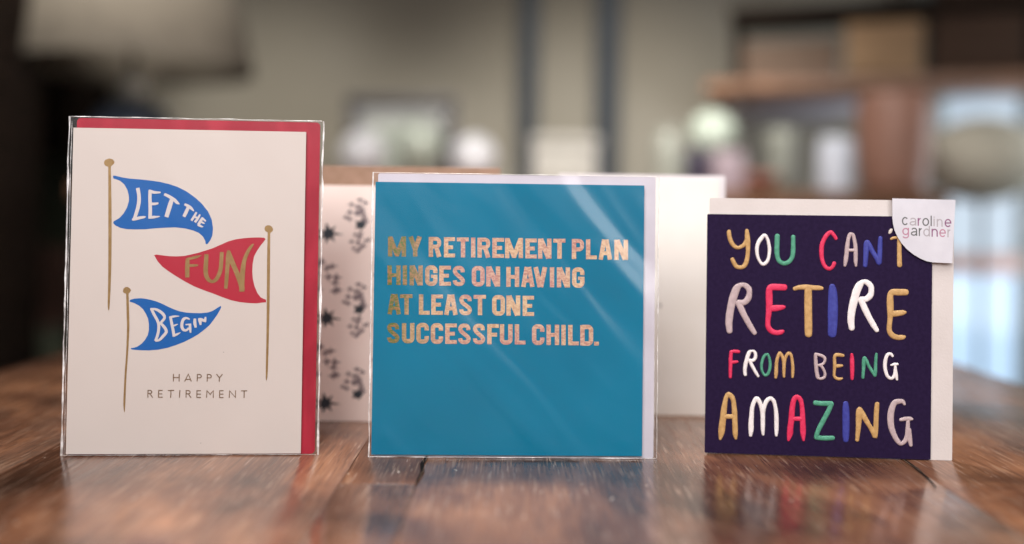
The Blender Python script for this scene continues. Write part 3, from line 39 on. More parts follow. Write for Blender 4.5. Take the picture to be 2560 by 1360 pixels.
L3=[('Y','gold',[(False,[(12.23,122.9,2.29),(12.57,120.09,2.41),(13.57,117.18,2.41),(15.15,115,2.28),(17.09,114.01,1.92),(19.01,114.57,2.04),(20.67,115.82,2.28),(21.85,117.79,2.4),(22.2,119.26,1.92)]),(False,[(22.03,123.65,1.92),(22.17,121.7,2.52),(22.45,118.53,2.88),(22.72,114.88,2.52),(22.69,111.22,2.28),(22.32,108.04,2.4),(21.63,105.35,2.52),(20.32,103.62,2.28),(18.41,103.1,2.16),(16.48,103.68,2.28),(15.26,105.49,2.28),(14.22,107.54,2.28)])]),('O','white',[(True,[(31.77,121.23,1.68),(29.87,119.37,2.27),(28.34,116.91,2.16),(27.69,114.47,2.04),(27.62,112.03,1.92),(28.06,109.36,1.68),(29.04,106.94,1.56),(30.62,105.14,1.68),(32.29,105.65,1.91),(33.7,107.75,1.79),(34.27,110.67,1.79),(34.41,113.6,1.91),(33.97,116.51,1.79),(33.23,119.18,1.67)])]),('U','green',[(False,[(38.59,120.84,2.75),(38.5,117.55,2.75),(38.43,112.69,2.75),(38.83,109.29,2.51),(39.93,106.88,2.39),(42.32,105.75,2.38),(44.7,106.47,2.38),(46.47,108.69,2.38),(47.15,111.85,2.5),(47.23,116.47,2.38),(47.18,120.6,2.26)])]),('C','red',[(False,[(70.27,119.85,1.89),(68.94,121.89,2.01),(67.39,123.32,2.13),(65.39,121.84,2.37),(63.76,119.15,2.37),(62.72,116.22,2.49),(62.51,113.07,2.49),(62.71,109.44,2.25),(63.52,106.3,2.13),(65.08,103.91,2.13),(66.99,103.21,2.01),(68.63,104.45,2.01),(69.44,106.4,2.13)])]),('A','mauve',[(False,[(75.13,105.05,1.42),(75.58,107.96,2.36),(76.01,112.07,2.36),(76.33,115.71,2.36),(76.77,119.34,2.01),(77.46,121.77,2.01),(78.16,122.51,1.77),(79.35,121.8,2.01),(80.08,119.39,2.01),(80.7,115.78,2.12),(80.85,112.15,2.24),(80.89,108.04,2.12),(81.03,105.15,1.41)]),(False,[(77.06,113.54,1.65),(79.9,113.59,1.77)])]),('N','blue',[(False,[(85.98,105.23,2.35),(86.19,108.62,2.59),(86.38,113.45,2.94),(86.59,117.07,3.06),(87.05,118.29,2.35),(88.12,116.37,2.82),(90.04,112.78,2.59),(91.95,109.68,2.59),(93.38,106.68,2.47),(93.71,109.95,2.58),(93.78,114.77,2.58),(93.87,118.39,2.47),(93.97,120.57,2.23)])]),("'",'cream',[(False,[(99.8,125.11,1.41),(99.23,124.07,1.88),(98.76,123.29,1.29)])]),('T','gold',[(False,[(99.61,120.05,1.29),(101.01,120.67,1.52),(103.59,120.95,1.64),(106.4,120.99,1.64)]),(False,[(104.07,120.23,2.34),(104.12,113.73,2.46),(104.21,108.91,2.58),(104.3,105.79,2.69)])]),('R','mauve',[(False,[(13.18,67.81,3.17),(12.79,72.04,3.75),(13.09,76.44,4.04),(13.76,80.84,4.04),(14.72,85.25,4.33),(15.7,88.78,4.32),(17.11,91.88,3.89),(19.25,93.47,2.45),(21.56,93.13,2.88),(23.45,91.26,3.17),(23.71,88.93,2.88),(23.08,86,3.45),(20.8,83.76,3.17),(17.91,83.85,2.88)]),(False,[(17.92,83.55,3.46),(19.39,80.37,3.46),(20.87,77.18,3.31),(22.92,73.43,3.16),(24.97,69.97,3.02),(26.87,67.1,2.44)])]),('E','red',[(False,[(42.82,92.51,3.43),(39.38,92.59,3.58),(35.94,92.52,3.58),(34.58,91.18,3.44),(34.56,87.1,3.73),(34.61,82.72,3.58),(34.37,78.34,3.15),(33.98,73.96,2.72),(34.16,70.76,2.87),(35.9,68.46,3.01),(38.49,67.5,2.72),(41.06,67.85,2.57),(42.2,68.46,1.72)]),(False,[(34.63,80.68,3.44),(38.35,81.05,3.44),(41.78,81.56,2.58),(42.78,81.72,1.72)])]),('T','gold',[(False,[(48.12,91.88,2.14),(50.83,92.66,2.57),(54.25,92.87,2.85),(57.96,92.64,2.71),(61.38,92.56,2.56),(62.94,92.45,1.99)]),(False,[(55.54,91.87,3.99),(55.61,84.6,4.13),(55.78,75.88,4.13),(55.9,70.07,4.13),(55.98,67.02,3.84)])]),('I','blue',[(False,[(68.42,93.57,3.27),(68.73,90.67,4.54),(68.93,84.87,5.25),(68.93,79.06,5.39),(68.89,73.26,5.11),(68.66,67.46,4.54)])]),('R','white',[(False,[(79.12,70.88,3.11),(78.66,74.92,3.68),(78.91,79.27,3.96),(79.71,83.93,4.24),(80.67,88,4.24),(81.63,91.5,4.24),(83.02,94.42,3.96),(84.98,96.34,2.54),(87.25,95.95,2.97),(89.1,93.96,3.1),(89.4,91.65,2.96),(88.86,89.03,3.25),(86.62,86.96,3.11),(83.93,86.91,2.83)]),(False,[(83.94,86.33,3.39),(85.38,83.17,3.39),(86.82,80.02,3.39),(88.54,76.58,3.1),(90.55,73.15,3.1),(92.55,70.02,2.4)])]),('E','gold',[(False,[(107.85,91.13,3.37),(103.92,91.06,3.65),(100.82,91,3.38),(99.57,89.53,3.24),(99.46,85.48,3.66),(99.64,81.15,3.52),(99.54,76.82,2.81),(99.15,72.48,2.67),(99.32,69.59,2.81),(101.02,67.32,2.95),(103.84,66.38,2.81),(106.37,66.58,2.53),(107.21,66.88,1.68)]),(False,[(99.8,79.13,3.37),(103.17,79.49,3.23),(106.26,79.99,2.81),(107.52,80.16,1.68)])]),('F','red',[(False,[(13.91,42.46,1.66),(13.88,45.15,1.88),(13.94,49.63,2.1),(13.95,52.99,2.1),(14.2,55.91,1.99)]),(False,[(13.98,56.36,1.77),(15.41,56.73,1.77),(17.4,56.66,1.99),(18.4,56.57,1.66)]),(False,[(14.15,50.53,1.77),(16.14,50.81,1.77),(17.69,51.07,1.33)])]),('R','white',[(False,[(21.96,44.01,1.88),(21.75,46.47,1.99),(22.12,49.84,2.21),(22.75,52.54,2.21),(23.39,54.79,2.21),(24.25,56.6,1.98),(25.57,57.19,1.21),(26.9,56.67,1.65),(27.47,55.11,1.76),(27.26,53.32,1.87),(26.07,51.95,1.76),(24.3,52.13,1.54)]),(False,[(24.3,51.9,1.87),(25.43,49.47,1.87),(26.78,47.04,1.76),(27.9,45.06,1.76),(29.02,43.3,1.32)])]),('O','green',[(True,[(33.85,55.6,1.32),(32.21,54.56,1.65),(31.24,52.3,1.65),(30.76,49.6,1.54),(30.97,46.93,1.43),(31.87,44.72,1.43),(33.09,43.97,1.54),(34.4,45,1.65),(35.25,47.48,1.65),(35.44,50.17,1.65),(35.09,52.84,1.54),(34.41,54.83,1.32)])]),('M','gold',[(False,[(38.48,42.88,1.54),(38.68,45.34,2.09),(38.76,48.02,1.98),(38.95,51.37,1.87),(39.58,54.29,1.76),(40.54,56.32,1.87),(41.43,55.45,1.76),(42.33,53.46,1.75),(42.9,50.8,1.97),(42.93,48.12,1.86),(42.89,45.45,1.64),(42.98,43.44,1.32)]),(False,[(42.97,50.8,1.97),(43.43,53.05,1.75),(44.29,55.3,1.75),(45.59,56.44,1.75),(46.7,55.36,1.64),(47.27,52.69,1.64),(47.63,49.36,1.75),(47.67,46.01,1.75),(47.58,43.34,1.31)])]),('B','mauve',[(False,[(59.84,56.12,1.75),(59.98,53.01,1.96),(60.23,49.67,2.07),(60.59,46.35,2.07),(61.16,43.91,2.18)]),(False,[(59.84,56.23,1.64),(61.48,55.94,1.64),(63.45,55.32,1.74),(64.77,54.24,1.74),(64.89,52.91,1.53),(64.14,51.33,1.53),(62.62,50.4,1.42),(61.1,50.14,1.31)]),(False,[(62.19,50.39,1.64),(63.51,49.09,1.53),(64.62,47.12,1.53),(65.07,45.13,1.53),(64.43,43.55,1.63),(62.7,42.84,1.42),(61.16,43.36,1.74)])]),('E','gold',[(False,[(74.66,55.81,1.63),(72.81,56.1,1.96),(70.85,56.05,1.96),(70.04,54.81,1.74),(70.13,52.15,1.85),(70.16,48.81,1.74),(69.96,46.14,1.52),(70.09,44.37,1.63),(71.41,43.18,1.63),(72.93,43,1.63),(74.23,43.37,1.09)]),(False,[(70.47,49.93,1.85),(72.43,50.09,1.85),(74.17,50.36,1.3)])]),('I','red',[(False,[(79.32,56.59,1.52),(79.46,53.49,2.28),(79.57,49.05,2.28),(79.6,45.72,2.06),(79.55,43.28,1.74)])]),('N','green',[(False,[(85.29,43.99,1.62),(85.48,46.98,1.73),(85.67,50.31,1.95),(85.75,53.64,2.06),(86.02,54.87,1.73),(86.94,53.67,1.84),(88.26,50.82,1.73),(89.8,48.2,1.73),(91.12,46.24,1.73),(91.77,45.37,1.73),(91.97,48.26,1.84),(92.04,52.03,1.73),(92.23,55.35,1.62),(92.39,57.13,1.41)])]),('G','white',[(False,[(100.97,56.23,1.51),(100.1,57.32,1.51),(98.59,57.06,1.83),(97.63,55.49,1.94),(97.11,52.82,2.05),(97.03,50.38,2.05),(97.48,47.51,1.94),(98.47,45.11,1.83),(100.21,43.93,1.62),(101.71,44.97,1.72),(102.34,46.97,1.72),(102.53,49.63,1.62),(102.41,51.18,1.29)]),(False,[(100.26,51.23,0.97),(101.87,51.72,1.51),(103.59,51.87,1.4)]),(False,[(102.54,48.53,1.94),(103,45.66,1.94),(103.45,43.47,1.29)])]),('A','gold',[(False,[(8.77,8.29,1.54),(9.37,11.81,3.46),(9.71,15.71,3.59),(10.18,19.61,3.33),(10.52,23.51,3.33),(10.99,27.41,2.82),(11.72,31.06,2.43),(12.85,32.91,2.56),(14.53,31.92,2.82),(15.58,29.87,2.56),(16.13,26.26,2.69),(16.43,22.38,2.94),(16.6,18.5,2.94),(16.77,14.62,2.94),(16.93,11.26,2.81),(17.21,8.81,1.53)]),(False,[(10.81,20.66,2.56),(15.42,20.8,2.56)])]),('M','white',[(False,[(25.24,10.74,1.79),(25.46,14.11,2.81),(25.43,17.47,2.81),(25.64,21.36,2.55),(25.85,25.24,2.3),(26.71,28.63,2.3),(28.22,31,2.55),(29.76,29.49,2.42),(30.81,26.68,2.29),(31.61,23.6,2.55),(31.78,19.47,2.42),(31.83,15.08,2.29),(31.99,11.46,1.53)]),(False,[(31.87,23.61,2.29),(32.47,26.72,2.29),(33.71,29.86,2.29),(35.73,31.34,2.16),(37.53,29.97,2.16),(38.45,26.89,2.03),(39,23.04,2.29),(39.16,19.17,2.41),(39.21,14.52,2.29),(39.12,11.16,1.52)])]),('A','red',[(False,[(45.75,8.79,1.52),(46.47,12.16,3.17),(46.69,15.52,3.17),(47.16,19.4,3.17),(47.38,23.28,3.17),(47.72,27.16,2.92),(48.44,30.79,2.79),(49.82,32.5,2.53),(51.73,31.4,2.66),(52.65,28.59,2.4),(53.07,24.73,2.66),(53.23,20.87,2.91),(53.39,17.01,3.04),(53.56,13.15,3.04),(53.85,9.04,1.52)]),(False,[(47.79,20.45,2.41),(52.35,20.59,2.4)])]),('Z','green',[(False,[(59.85,29.56,2.65),(63.64,29.28,2.65),(67.17,29.38,2.77),(68.69,29.43,2.52)]),(False,[(68.69,29.3,2.52),(66.96,25.13,2.65),(64.98,21.22,2.65),(63,17.3,2.65),(61.27,13.39,2.52),(60.66,10.8,2.52)]),(False,[(60.66,10.67,2.65),(63.82,10.38,2.65),(67.1,10.48,2.65),(69.62,10.69,2.39)])]),('I','blue',[(False,[(76.24,29.77,2.77),(76.39,26.69,3.64),(76.51,21.56,3.89),(76.56,16.42,3.77),(76.52,12.57,3.64),(76.5,9.75,3.01)])]),('N','gold',[(False,[(82.57,9.93,2.13),(82.8,12.76,2.38),(83.14,16.62,2.76),(83.35,21.76,3.26),(83.44,25.61,3.26),(83.93,26.9,2.26),(85.33,24.12,3.01),(87.37,20.59,2.76),(89.4,17.32,2.5),(91.18,14.3,2.75),(92.08,12.02,2.5),(92.42,15.62,2.63),(92.51,19.46,2.63),(92.61,23.31,2.63),(92.82,27.16,2.63),(93.05,29.98,2.38)])]),('G','mauve',[(False,[(107.53,30.14,1.49),(106.52,31.64,2.24),(104.28,31.58,2.74),(102.29,30.76,2.99),(101.06,28.16,3.24),(100.34,24.81,3.49),(100.25,20.97,3.49),(100.78,17.15,3.24),(102.19,13.36,2.87),(103.71,10.59,2.62),(105.72,8.61,2.12),(107.95,10.21,2.36),(109.16,13.57,2.49),(109.38,17.41,2.36),(109.48,20.73,1.99)]),(False,[(105.49,21.64,1.74),(108.1,22.23,2.24),(110.59,22.3,2.24),(111.58,22.2,1.49)]),(False,[(109.64,16.14,3.23),(110.43,11.57,2.74),(111.08,8.01,1.87)])])]
ST=[('c','ink',[(False,[(107.73,131.13,0.65),(107.49,131.46,0.65),(107.19,131.7,0.65),(106.86,131.83,0.65),(106.52,131.84,0.65),(106.18,131.74,0.65),(105.87,131.53,0.65),(105.62,131.22,0.65),(105.42,130.83,0.65),(105.3,130.38,0.65),(105.26,129.91,0.65),(105.31,129.44,0.65),(105.43,129,0.65),(105.64,128.61,0.65),(105.9,128.31,0.65),(106.21,128.1,0.65),(106.55,128.01,0.65),(106.89,128.03,0.65),(107.22,128.17,0.65),(107.51,128.42,0.65),(107.75,128.76,0.65)])]),('a','silver',[(False,[(109.55,130.8,0.65),(109.78,131.11,0.65),(110.14,131.34,0.65),(110.58,131.46,0.65),(111.05,131.47,0.65),(111.49,131.36,0.65),(111.86,131.14,0.65),(112.09,130.84,0.65),(112.18,130.49,0.65),(112.3,127.84,0.65),(112.64,127.84,0.65)]),(False,[(112.22,129.67,0.65),(110.91,129.6,0.65),(110.44,129.59,0.65),(110,129.48,0.65),(109.64,129.28,0.65),(109.4,129.01,0.65),(109.33,128.71,0.65),(109.41,128.41,0.65),(109.65,128.15,0.65),(110.01,127.96,0.65),(110.45,127.86,0.65),(110.92,127.87,0.65),(111.36,127.98,0.65),(111.72,128.18,0.65),(111.95,128.45,0.65),(112.03,128.75,0.65)])]),('r','plum',[(False,[(113.57,131.71,0.65),(113.6,127.48,0.65)]),(False,[(113.59,129.6,0.65),(113.6,129.91,0.65),(113.69,130.3,0.65),(113.83,130.66,0.65),(114.03,130.97,0.65),(114.28,131.2,0.65),(114.56,131.34,0.65),(114.85,131.4,0.65)])]),('o','ink',[(False,[(118.99,129.6,0.65),(118.94,130.08,0.65),(118.79,130.52,0.65),(118.55,130.9,0.65),(118.25,131.19,0.65),(117.9,131.37,0.65),(117.52,131.43,0.65),(117.15,131.36,0.65),(116.8,131.17,0.65),(116.5,130.88,0.65),(116.27,130.49,0.65),(116.13,130.04,0.65),(116.08,129.56,0.65),(116.14,129.08,0.65),(116.29,128.64,0.65),(116.52,128.26,0.65),(116.82,127.97,0.65),(117.18,127.79,0.65),(117.55,127.73,0.65),(117.93,127.8,0.65),(118.28,127.99,0.65),(118.57,128.29,0.65),(118.8,128.67,0.65),(118.94,129.12,0.65),(118.99,129.6,0.65)])]),('l','ink',[(False,[(120.4,133.07,0.65),(120.44,127.37,0.65)])]),('i','silver',[(False,[(121.95,131.47,0.65),(121.98,127.32,0.65)]),(False,[(121.94,132.6,0.65),(121.94,131.96,0.65)])]),('n','silver',[(False,[(123.65,131.35,0.65),(123.69,127.06,0.65)]),(False,[(123.67,129.21,0.65),(123.68,129.82,0.65),(123.8,130.23,0.65),(124.01,130.58,0.65),(124.3,130.85,0.65),(124.64,131,0.65),(125.01,131.03,0.65),(125.37,130.94,0.65),(125.69,130.72,0.65),(125.94,130.41,0.65),(126.1,130.03,0.65),(126.16,129.6,0.65),(126.17,127.1,0.65)])]),('e','plum',[(False,[(127.83,129.16,0.65),(130.72,129.2,0.65),(130.72,129.36,0.65),(130.63,129.87,0.65),(130.43,130.33,0.65),(130.16,130.7,0.65),(129.81,130.96,0.65),(129.43,131.08,0.65),(129.04,131.07,0.65),(128.66,130.91,0.65),(128.33,130.63,0.65),(128.07,130.24,0.65),(127.9,129.77,0.65),(127.83,129.25,0.65),(127.87,128.73,0.65),(128.01,128.25,0.65),(128.25,127.83,0.65),(128.56,127.51,0.65),(128.93,127.32,0.65),(129.32,127.26,0.65),(129.71,127.35,0.65),(130.06,127.57,0.65),(130.36,127.91,0.65)])]),('g','rose',[(False,[(108.43,124.29,0.65),(108.35,124.8,0.65),(108.14,125.26,0.65),(107.81,125.62,0.65),(107.41,125.85,0.65),(106.96,125.93,0.65),(106.51,125.84,0.65),(106.1,125.6,0.65),(105.78,125.23,0.65),(105.58,124.76,0.65),(105.51,124.25,0.65),(105.59,123.73,0.65),(105.8,123.27,0.65),(106.12,122.91,0.65),(106.53,122.68,0.65),(106.98,122.61,0.65),(107.43,122.69,0.65),(107.84,122.94,0.65),(108.16,123.31,0.65),(108.36,123.77,0.65),(108.43,124.29,0.65)]),(False,[(108.41,126.28,0.65),(108.44,122.12,0.65),(108.44,121.99,0.65),(108.39,121.67,0.65),(108.23,121.38,0.65),(107.97,121.13,0.65),(107.63,120.94,0.65),(107.25,120.84,0.65),(106.85,120.82,0.65),(106.45,120.89,0.65),(106.1,121.05,0.65),(105.81,121.27,0.65),(105.62,121.55,0.65)])]),('a','ink',[(False,[(110.26,125.36,0.65),(110.48,125.68,0.65),(110.81,125.91,0.65),(111.22,126.04,0.65),(111.66,126.05,0.65),(112.08,125.93,0.65),(112.41,125.71,0.65),(112.64,125.4,0.65),(112.72,125.04,0.65),(112.82,122.31,0.65),(113.17,122.32,0.65)]),(False,[(112.74,124.2,0.65),(111.53,124.13,0.65),(111.09,124.12,0.65),(110.68,124.01,0.65),(110.34,123.8,0.65),(110.12,123.52,0.65),(110.05,123.21,0.65),(110.13,122.91,0.65),(110.35,122.64,0.65),(110.69,122.44,0.65),(111.1,122.34,0.65),(111.54,122.34,0.65),(111.96,122.46,0.65),(112.29,122.67,0.65),(112.51,122.94,0.65),(112.58,123.25,0.65)])]),('r','ink',[(False,[(114.2,126.22,0.65),(114.23,121.86,0.65)]),(False,[(114.21,124.04,0.65),(114.23,124.36,0.65),(114.31,124.77,0.65),(114.45,125.15,0.65),(114.65,125.46,0.65),(114.89,125.7,0.65),(115.16,125.85,0.65),(115.45,125.91,0.65)])]),('d','silver',[(False,[(119.51,123.9,0.65),(119.44,124.47,0.65),(119.23,124.98,0.65),(118.9,125.39,0.65),(118.5,125.64,0.65),(118.05,125.73,0.65),(117.6,125.63,0.65),(117.2,125.36,0.65),(116.88,124.95,0.65),(116.67,124.43,0.65),(116.61,123.86,0.65),(116.68,123.29,0.65),(116.89,122.78,0.65),(117.22,122.38,0.65),(117.63,122.12,0.65),(118.08,122.04,0.65),(118.52,122.13,0.65),(118.93,122.4,0.65),(119.24,122.81,0.65),(119.45,123.33,0.65),(119.51,123.9,0.65)]),(False,[(119.48,127.5,0.65),(119.53,121.72,0.65)])]),('n','plum',[(False,[(120.96,125.97,0.65),(121,121.6,0.65)]),(False,[(120.98,123.79,0.65),(121,124.41,0.65),(121.12,124.83,0.65),(121.34,125.19,0.65),(121.65,125.46,0.65),(122.01,125.62,0.65),(122.4,125.65,0.65),(122.77,125.55,0.65),(123.11,125.33,0.65),(123.37,125.02,0.65),(123.55,124.62,0.65),(123.61,124.19,0.65),(123.63,121.64,0.65)])]),('e','rose',[(False,[(125.08,123.67,0.65),(127.9,123.71,0.65),(127.9,123.87,0.65),(127.81,124.37,0.65),(127.62,124.82,0.65),(127.35,125.18,0.65),(127.02,125.44,0.65),(126.64,125.56,0.65),(126.26,125.54,0.65),(125.89,125.39,0.65),(125.57,125.11,0.65),(125.31,124.73,0.65),(125.14,124.27,0.65),(125.08,123.76,0.65),(125.11,123.25,0.65),(125.25,122.78,0.65),(125.49,122.37,0.65),(125.79,122.05,0.65),(126.15,121.86,0.65),(126.53,121.81,0.65),(126.91,121.89,0.65),(127.26,122.11,0.65),(127.55,122.45,0.65)])]),('r','silver',[(False,[(129.32,125.73,0.65),(129.35,121.45,0.65)]),(False,[(129.34,123.59,0.65),(129.35,123.9,0.65),(129.43,124.31,0.65),(129.57,124.67,0.65),(129.76,124.98,0.65),(129.99,125.22,0.65),(130.26,125.36,0.65),(130.54,125.42,0.65)])])]
TAB=[(99.81,142.17),(133.17,141.68),(131.72,107.4),(126.28,107.48),(121.16,107.75),(118.42,108.23),(115,109.58),(111.21,111.81),(107.77,114.57),(105,117.7),(102.74,121.19),(101.16,124.7),(100.28,128.22),(99.91,131.39)]
SPECKS=[(91.23,145.42),(81.28,54.9),(70.23,6.55)]

# ------------------------------------------------------------------ materials
def mat(name, color=(.5,.5,.5), rough=.5, metal=0.0, spec=.5, **k):
    m = bpy.data.materials.new(name); m.use_nodes = True; b = m.node_tree.nodes['Principled BSDF']
    b.inputs['Base Color'].default_value = (*color, 1); b.inputs['Roughness'].default_value = rough
    b.inputs['Metallic'].default_value = metal; b.inputs['Specular IOR Level'].default_value = spec
    return m
def N(m, t, **kw):
    n = m.node_tree.nodes.new(t)
    for k, v in kw.items(): setattr(n, k, v)
    return n
def L(m, a, b): m.node_tree.links.new(a, b)
def noisy(m, c1, c2, scale, stretch=(1,1,1), bump=0.0, bscale=None, lo=.35, hi=.65, detail=4, dist=.001, rough=None):
    """mottled colour and fine relief in object space"""
    b = m.node_tree.nodes['Principled BSDF']
    tc = N(m, 'ShaderNodeTexCoord'); mp = N(m, 'ShaderNodeMapping'); mp.inputs['Scale'].default_value = stretch
    L(m, tc.outputs['Object'], mp.inputs[0])
    n = N(m, 'ShaderNodeTexNoise'); n.inputs['Scale'].default_value = scale; n.inputs['Detail'].default_value = detail; L(m, mp.outputs[0], n.inputs['Vector'])
    r = N(m, 'ShaderNodeValToRGB'); r.color_ramp.elements[0].position = lo; r.color_ramp.elements[1].position = hi
    r.color_ramp.elements[0].color = (*c1, 1); r.color_ramp.elements[1].color = (*c2, 1)
    L(m, n.outputs['Fac'], r.inputs[0]); L(m, r.outputs[0], b.inputs['Base Color'])
    if bump:
        n2 = N(m, 'ShaderNodeTexNoise'); n2.inputs['Scale'].default_value = bscale or scale; n2.inputs['Detail'].default_value = 5; L(m, mp.outputs[0], n2.inputs['Vector'])
        bp = N(m, 'ShaderNodeBump'); bp.inputs['Strength'].default_value = bump; bp.inputs['Distance'].default_value = dist
        L(m, n2.outputs['Fac'], bp.inputs['Height']); L(m, bp.outputs[0], b.inputs['Normal'])
    return m
M = {}
M['card_white'] = noisy(mat('card_white', rough=.55, spec=.3), (.59,.525,.49), (.62,.555,.52), 9, bump=.05, bscale=900, dist=.0002)
M['teal'] = noisy(mat('teal_print', rough=.42, spec=.12), (.001,.155,.275), (.001,.180,.315), 12, bump=.05, bscale=900, dist=.0002)
M['navy'] = noisy(mat('navy_print', rough=.75, spec=.12), (.012,.005,.028), (.016,.0075,.036), 500, bump=.12, bscale=1300, dist=.0003, detail=2)
M['env_white'] = noisy(mat('envelope_white', rough=.7, spec=.2), (.68,.63,.65), (.74,.70,.72), 25, bump=.25, bscale=600, dist=.0003)
M['env_lilac'] = noisy(mat('envelope_lilac', rough=.6, spec=.25), (.54,.51,.58), (.60,.57,.64), 20, bump=.25, bscale=400, dist=.0003)
M['env_cream'] = noisy(mat('envelope_cream', rough=.75, spec=.2), (.59,.54,.52), (.64,.59,.575), 30, bump=.4, bscale=900, dist=.0003)
M['env_red'] = noisy(mat('envelope_red', rough=.6, spec=.25), (.31,.005,.024), (.40,.014,.038), 75, stretch=(1,1,.35), bump=.3, bscale=500, dist=.0003, lo=.42, hi=.6)
M['kraft'] = noisy(mat('kraft_paper', rough=.8, spec=.2), (.30,.19,.13), (.36,.23,.165), 120)
M['pink_card'] = noisy(mat('pink_card', rough=.6, spec=.2), (.84,.70,.64), (.87,.74,.68), 30)
M['cream_card'] = noisy(mat('cream_card', rough=.6, spec=.2), (.84,.79,.73), (.87,.83,.78), 30)
M['tab'] = noisy(mat('tab_paper', rough=.6, spec=.25), (.56,.55,.60), (.62,.61,.66), 60, bump=.25, bscale=900, dist=.0002)
def ink(n, c, r=.6): M[n] = mat(n, c, r, 0, .3)
for n, c in (('blue',(.001,.10,.37)),('red',(.40,.014,.036)),('white',(.60,.555,.56))): ink('flat_'+n, c, .5)
def foil(n, c1, c2, rough=.38, sc=260, metal=.55):
    m = noisy(mat(n, rough=rough, metal=metal), c1, c2, sc, bump=.5, bscale=700, dist=.0002); M[n] = m
foil('foil', (.33,.20,.075), (.42,.27,.115)); foil('foil_dull', (.22,.14,.085), (.28,.18,.11))
for n, c in (('ink',(.10,.10,.10)),('silver',(.36,.33,.35)),('plum',(.22,.08,.17)),('rose',(.42,.20,.28))): M['t_'+n] = mat('foil_'+n, c, .4, .3, .5)  # shifting foil sheen painted as a fixed tint per letter
EMB = {'gold':((.44,.255,.095),(.55,.34,.14)),'white':((.74,.68,.68),(.82,.77,.77)),'green':((.055,.245,.155),(.085,.32,.21)),'red':((.60,.018,.075),(.68,.035,.11)),'mauve':((.42,.32,.33),(.49,.38,.39)),'blue':((.030,.035,.24),(.045,.055,.31)),'cream':((.60,.53,.47),(.68,.61,.55))}
for n, (a, b) in EMB.items(): M['emb_'+n] = noisy(mat('embossed_'+n, rough=.48, spec=.4), a, b, 420, bump=.35, bscale=1300, dist=.0002, detail=2)
# holographic foil of the teal card: rose and gold speckle, with an olive reflection painted in on the left
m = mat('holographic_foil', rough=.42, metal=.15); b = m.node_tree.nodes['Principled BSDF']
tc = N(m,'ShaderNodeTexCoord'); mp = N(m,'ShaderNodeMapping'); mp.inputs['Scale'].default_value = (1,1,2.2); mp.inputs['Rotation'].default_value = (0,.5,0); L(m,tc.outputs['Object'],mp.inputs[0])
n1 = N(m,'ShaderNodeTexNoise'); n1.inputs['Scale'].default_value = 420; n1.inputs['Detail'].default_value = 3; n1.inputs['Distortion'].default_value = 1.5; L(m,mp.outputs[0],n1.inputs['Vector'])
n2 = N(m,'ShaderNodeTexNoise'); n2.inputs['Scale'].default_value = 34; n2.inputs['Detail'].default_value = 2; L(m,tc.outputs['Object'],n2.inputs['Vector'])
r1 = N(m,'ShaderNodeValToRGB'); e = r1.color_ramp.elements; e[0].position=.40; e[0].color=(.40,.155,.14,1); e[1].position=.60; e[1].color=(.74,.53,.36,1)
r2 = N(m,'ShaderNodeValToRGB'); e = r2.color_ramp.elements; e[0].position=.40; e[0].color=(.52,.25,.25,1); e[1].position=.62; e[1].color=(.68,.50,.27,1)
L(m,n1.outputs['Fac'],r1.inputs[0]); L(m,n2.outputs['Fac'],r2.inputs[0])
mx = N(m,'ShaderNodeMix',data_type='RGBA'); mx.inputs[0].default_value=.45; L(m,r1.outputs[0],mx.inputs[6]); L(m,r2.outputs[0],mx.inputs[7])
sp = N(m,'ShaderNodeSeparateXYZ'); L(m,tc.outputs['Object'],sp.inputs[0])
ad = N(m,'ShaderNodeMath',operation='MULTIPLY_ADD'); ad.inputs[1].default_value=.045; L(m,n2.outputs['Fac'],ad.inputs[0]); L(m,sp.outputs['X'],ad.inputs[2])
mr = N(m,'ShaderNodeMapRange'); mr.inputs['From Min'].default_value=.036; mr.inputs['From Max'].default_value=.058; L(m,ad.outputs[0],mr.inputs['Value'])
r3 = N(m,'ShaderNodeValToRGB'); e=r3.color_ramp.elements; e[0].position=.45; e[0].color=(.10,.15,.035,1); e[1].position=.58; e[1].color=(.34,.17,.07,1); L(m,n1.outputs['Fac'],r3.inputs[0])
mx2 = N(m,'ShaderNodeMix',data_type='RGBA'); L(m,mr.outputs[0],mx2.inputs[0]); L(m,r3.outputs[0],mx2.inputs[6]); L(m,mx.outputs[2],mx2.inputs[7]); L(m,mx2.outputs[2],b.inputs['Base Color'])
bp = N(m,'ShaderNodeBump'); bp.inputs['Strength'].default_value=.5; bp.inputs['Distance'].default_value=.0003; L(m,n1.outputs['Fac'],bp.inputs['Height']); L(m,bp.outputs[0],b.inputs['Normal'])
M['holo'] = m
